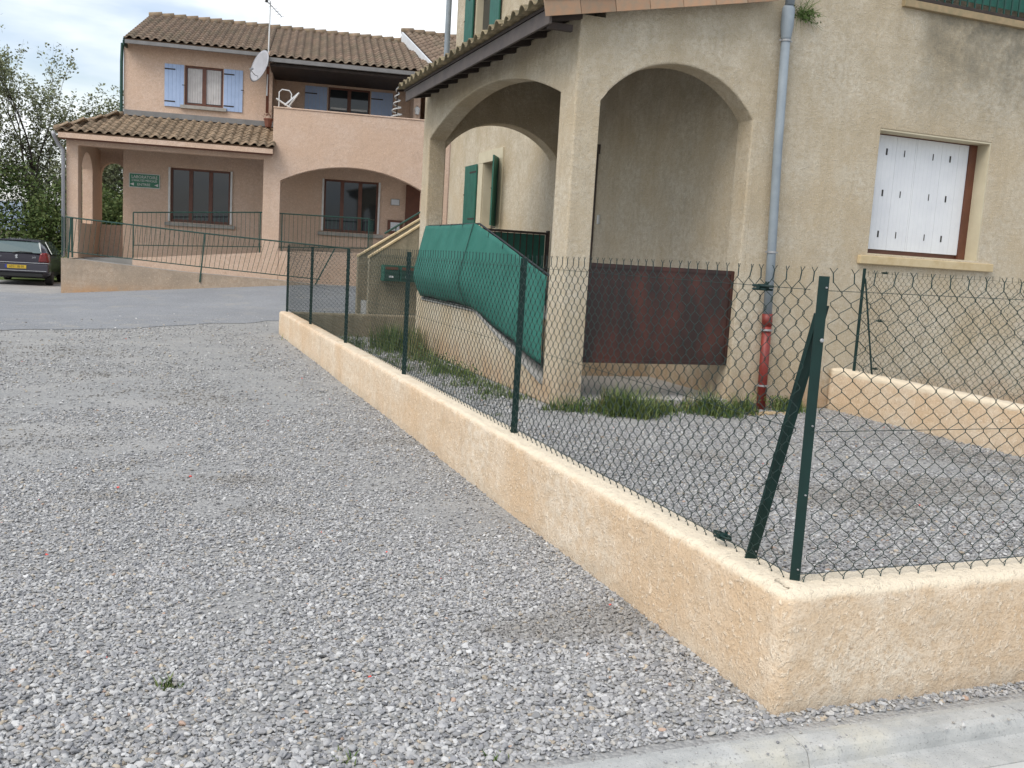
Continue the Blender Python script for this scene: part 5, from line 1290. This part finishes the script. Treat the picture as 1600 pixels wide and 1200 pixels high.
for i in range(150):   # strip along the porch foot
    x = 3.95 + 2.6 * q.random(); den = max(.25, .65 + .4 * math.sin(x * 5.3 + 1) + .3 * math.sin(x * 12.1))
    if q.random() > den + .12: continue
    blades(gm, x, 9.38 - q.random() * (.18 + .45 * abs(math.sin(x * 2.7 + 1)) * (x > 4.3)), int(q.uniform(10, 70) * (den + .2)), q.choice((.03, .05, .09)), q.choice((.05, .08, .12, .17, .25)) * (.6 + .5 * den), q, q.choice((.5, 1.0, 1.5)), .006)
    if x > 4.6: blades(dm, x, 9.36, 9, .06, q.choice((.12, .22, .32)), q, .6, .004)
for i in range(12): blades(gm, 6.92 + .28 * q.random(), 9.24, 40, .07, .19, q, .6)
for i in range(70):   # along the side wall, thicker towards the far pillar
    y = 10.0 + 5.6 * q.random(); k_ = (y - 10) / 5.6
    blades(gm, 3.98 - abs(q.gauss(0, .16 + .22 * k_)), y, 34, .09, .07 + .24 * k_ * q.random(), q, .8)
for i in range(16): blades(gm, 3.75 + q.gauss(0, .16), 15.2 + q.gauss(0, .5), 40, .10, .45, q, .45)
for i in range(10): blades(dm, 3.85 + q.gauss(0, .14), 14.8 + q.gauss(0, .6), 16, .09, .55, q, .4, .004)
for i in range(14): blades(gm, 3.0 + q.gauss(0, .35), 15.8 + q.gauss(0, .7), 26, .12, .16, q, .9)
for (x, y, n, s, h) in ((.06, 3.43, 60, .022, .05), (.58, 2.79, 40, .02, .04), (-.4, 4.6, 14, .02, .025), (1.03, 2.68, 20, .02, .03), (3.3, 9.0, 18, .04, .05), (2.55, 12.5, 20, .1, .06)): blades(gm, x, y, n, s, h, q, 1.2, .0035)
for i in range(900):   # broad leaved weeds between the blades
    k_ = q.random()
    if k_ < .5: x, y, z = 4.3 + 2.2 * q.random(), 9.38 - abs(q.gauss(0, .16)), .03 + .10 * q.random()
    elif k_ < .85: y = 11.5 + 4 * q.random(); x, z = 4.05 - abs(q.gauss(0, .25)), .03 + .16 * q.random()
    else: x, y, z = 6.95 + q.gauss(0, .12), 9.25 + q.gauss(0, .06), .05 + .14 * q.random()
    leafquad(gm, Vector((x, y, z)), q.uniform(.012, .028), q)
g_ = gm.build('grass', M_GRASS, kind='stuff'); tag(g_, 'green grass and weeds growing along the foot of the cream house', 'grass')
g_ = dm.build('grass', M_DRY, kind='stuff'); tag(g_, 'dry straw coloured grass stalks at the foot of the porch', 'grass')
gm = MB()
for _ in range(60):
    a = Vector((6.90 + q.gauss(0, .05), 9.47, 4.55 + q.gauss(0, .03))); d_ = Vector((q.gauss(.5, .6), -abs(q.gauss(0, .4)), q.gauss(.2, .6))).normalized() * q.uniform(.08, .3)
    gm.path([a, a + d_ * .5 + Vector((0, 0, .02)), a + d_], [.003, .0025, .001], 3)
for _ in range(160):
    leafquad(gm, Vector((6.93 + q.gauss(0, .07), 9.44 + q.gauss(0, .03), 4.57 + q.gauss(0, .035))), .018, q)
wd = gm.build('weed', M_LEAFB, off=(6.9, 9.47, 4.55)); wd.location = (6.9, 9.47, 4.55); tag(wd, 'small green weed rooted in the wall beside the top of the downpipe', 'plant')
gm = MB()
for _ in range(160): leafquad(gm, Vector((6.6 + q.gauss(0, .12), 26.2 + q.gauss(0, .1), float(ground_z(6.6, 26.2)) + abs(q.gauss(0, .09)))), .03, q)
wd = gm.build('weed', M_LEAFB, off=(6.6, 26.2, 0)); wd.location = (6.6, 26.2, 0); tag(wd, 'small green weed at the foot of the pink wall beside the ramp end', 'plant')
# clutter by the pipe
pt = thing('broken_pot', 'overturned black plastic pot with a pale rim lying in the grass by the red pipe', 'pot', (6.40, 9.14, 0))
MB().lathe((0, 0, 0), [(.05, .0), (.10, .01), (.125, .09), (.115, .09), (.09, .02), (.02, .015)], 16).build('pot', M_BLACKP, pt, smooth=True).rotation_euler = (R(22), R(-14), 0)
mb = MB(); q2 = random.Random(3)
me0 = []
for i in range(26):
    x, y = 6.52 + q2.gauss(0, .17), 9.03 + q2.gauss(0, .045); s_ = q2.uniform(.012, .04)
    mb.hexa([(x + a * s_ * q2.uniform(.7, 1.2), y + b * s_ * q2.uniform(.7, 1.2), c * s_ * .6 + .004) for c in (0, 1) for a, b in ((-1, -1), (1, -1), (1, 1), (-1, 1))])
rb = mb.build('rubble', M_EARTHR, kind='stuff', bevel=.004); tag(rb, 'sandy plaster crumbs scattered in front of the red pipe', 'rubble')
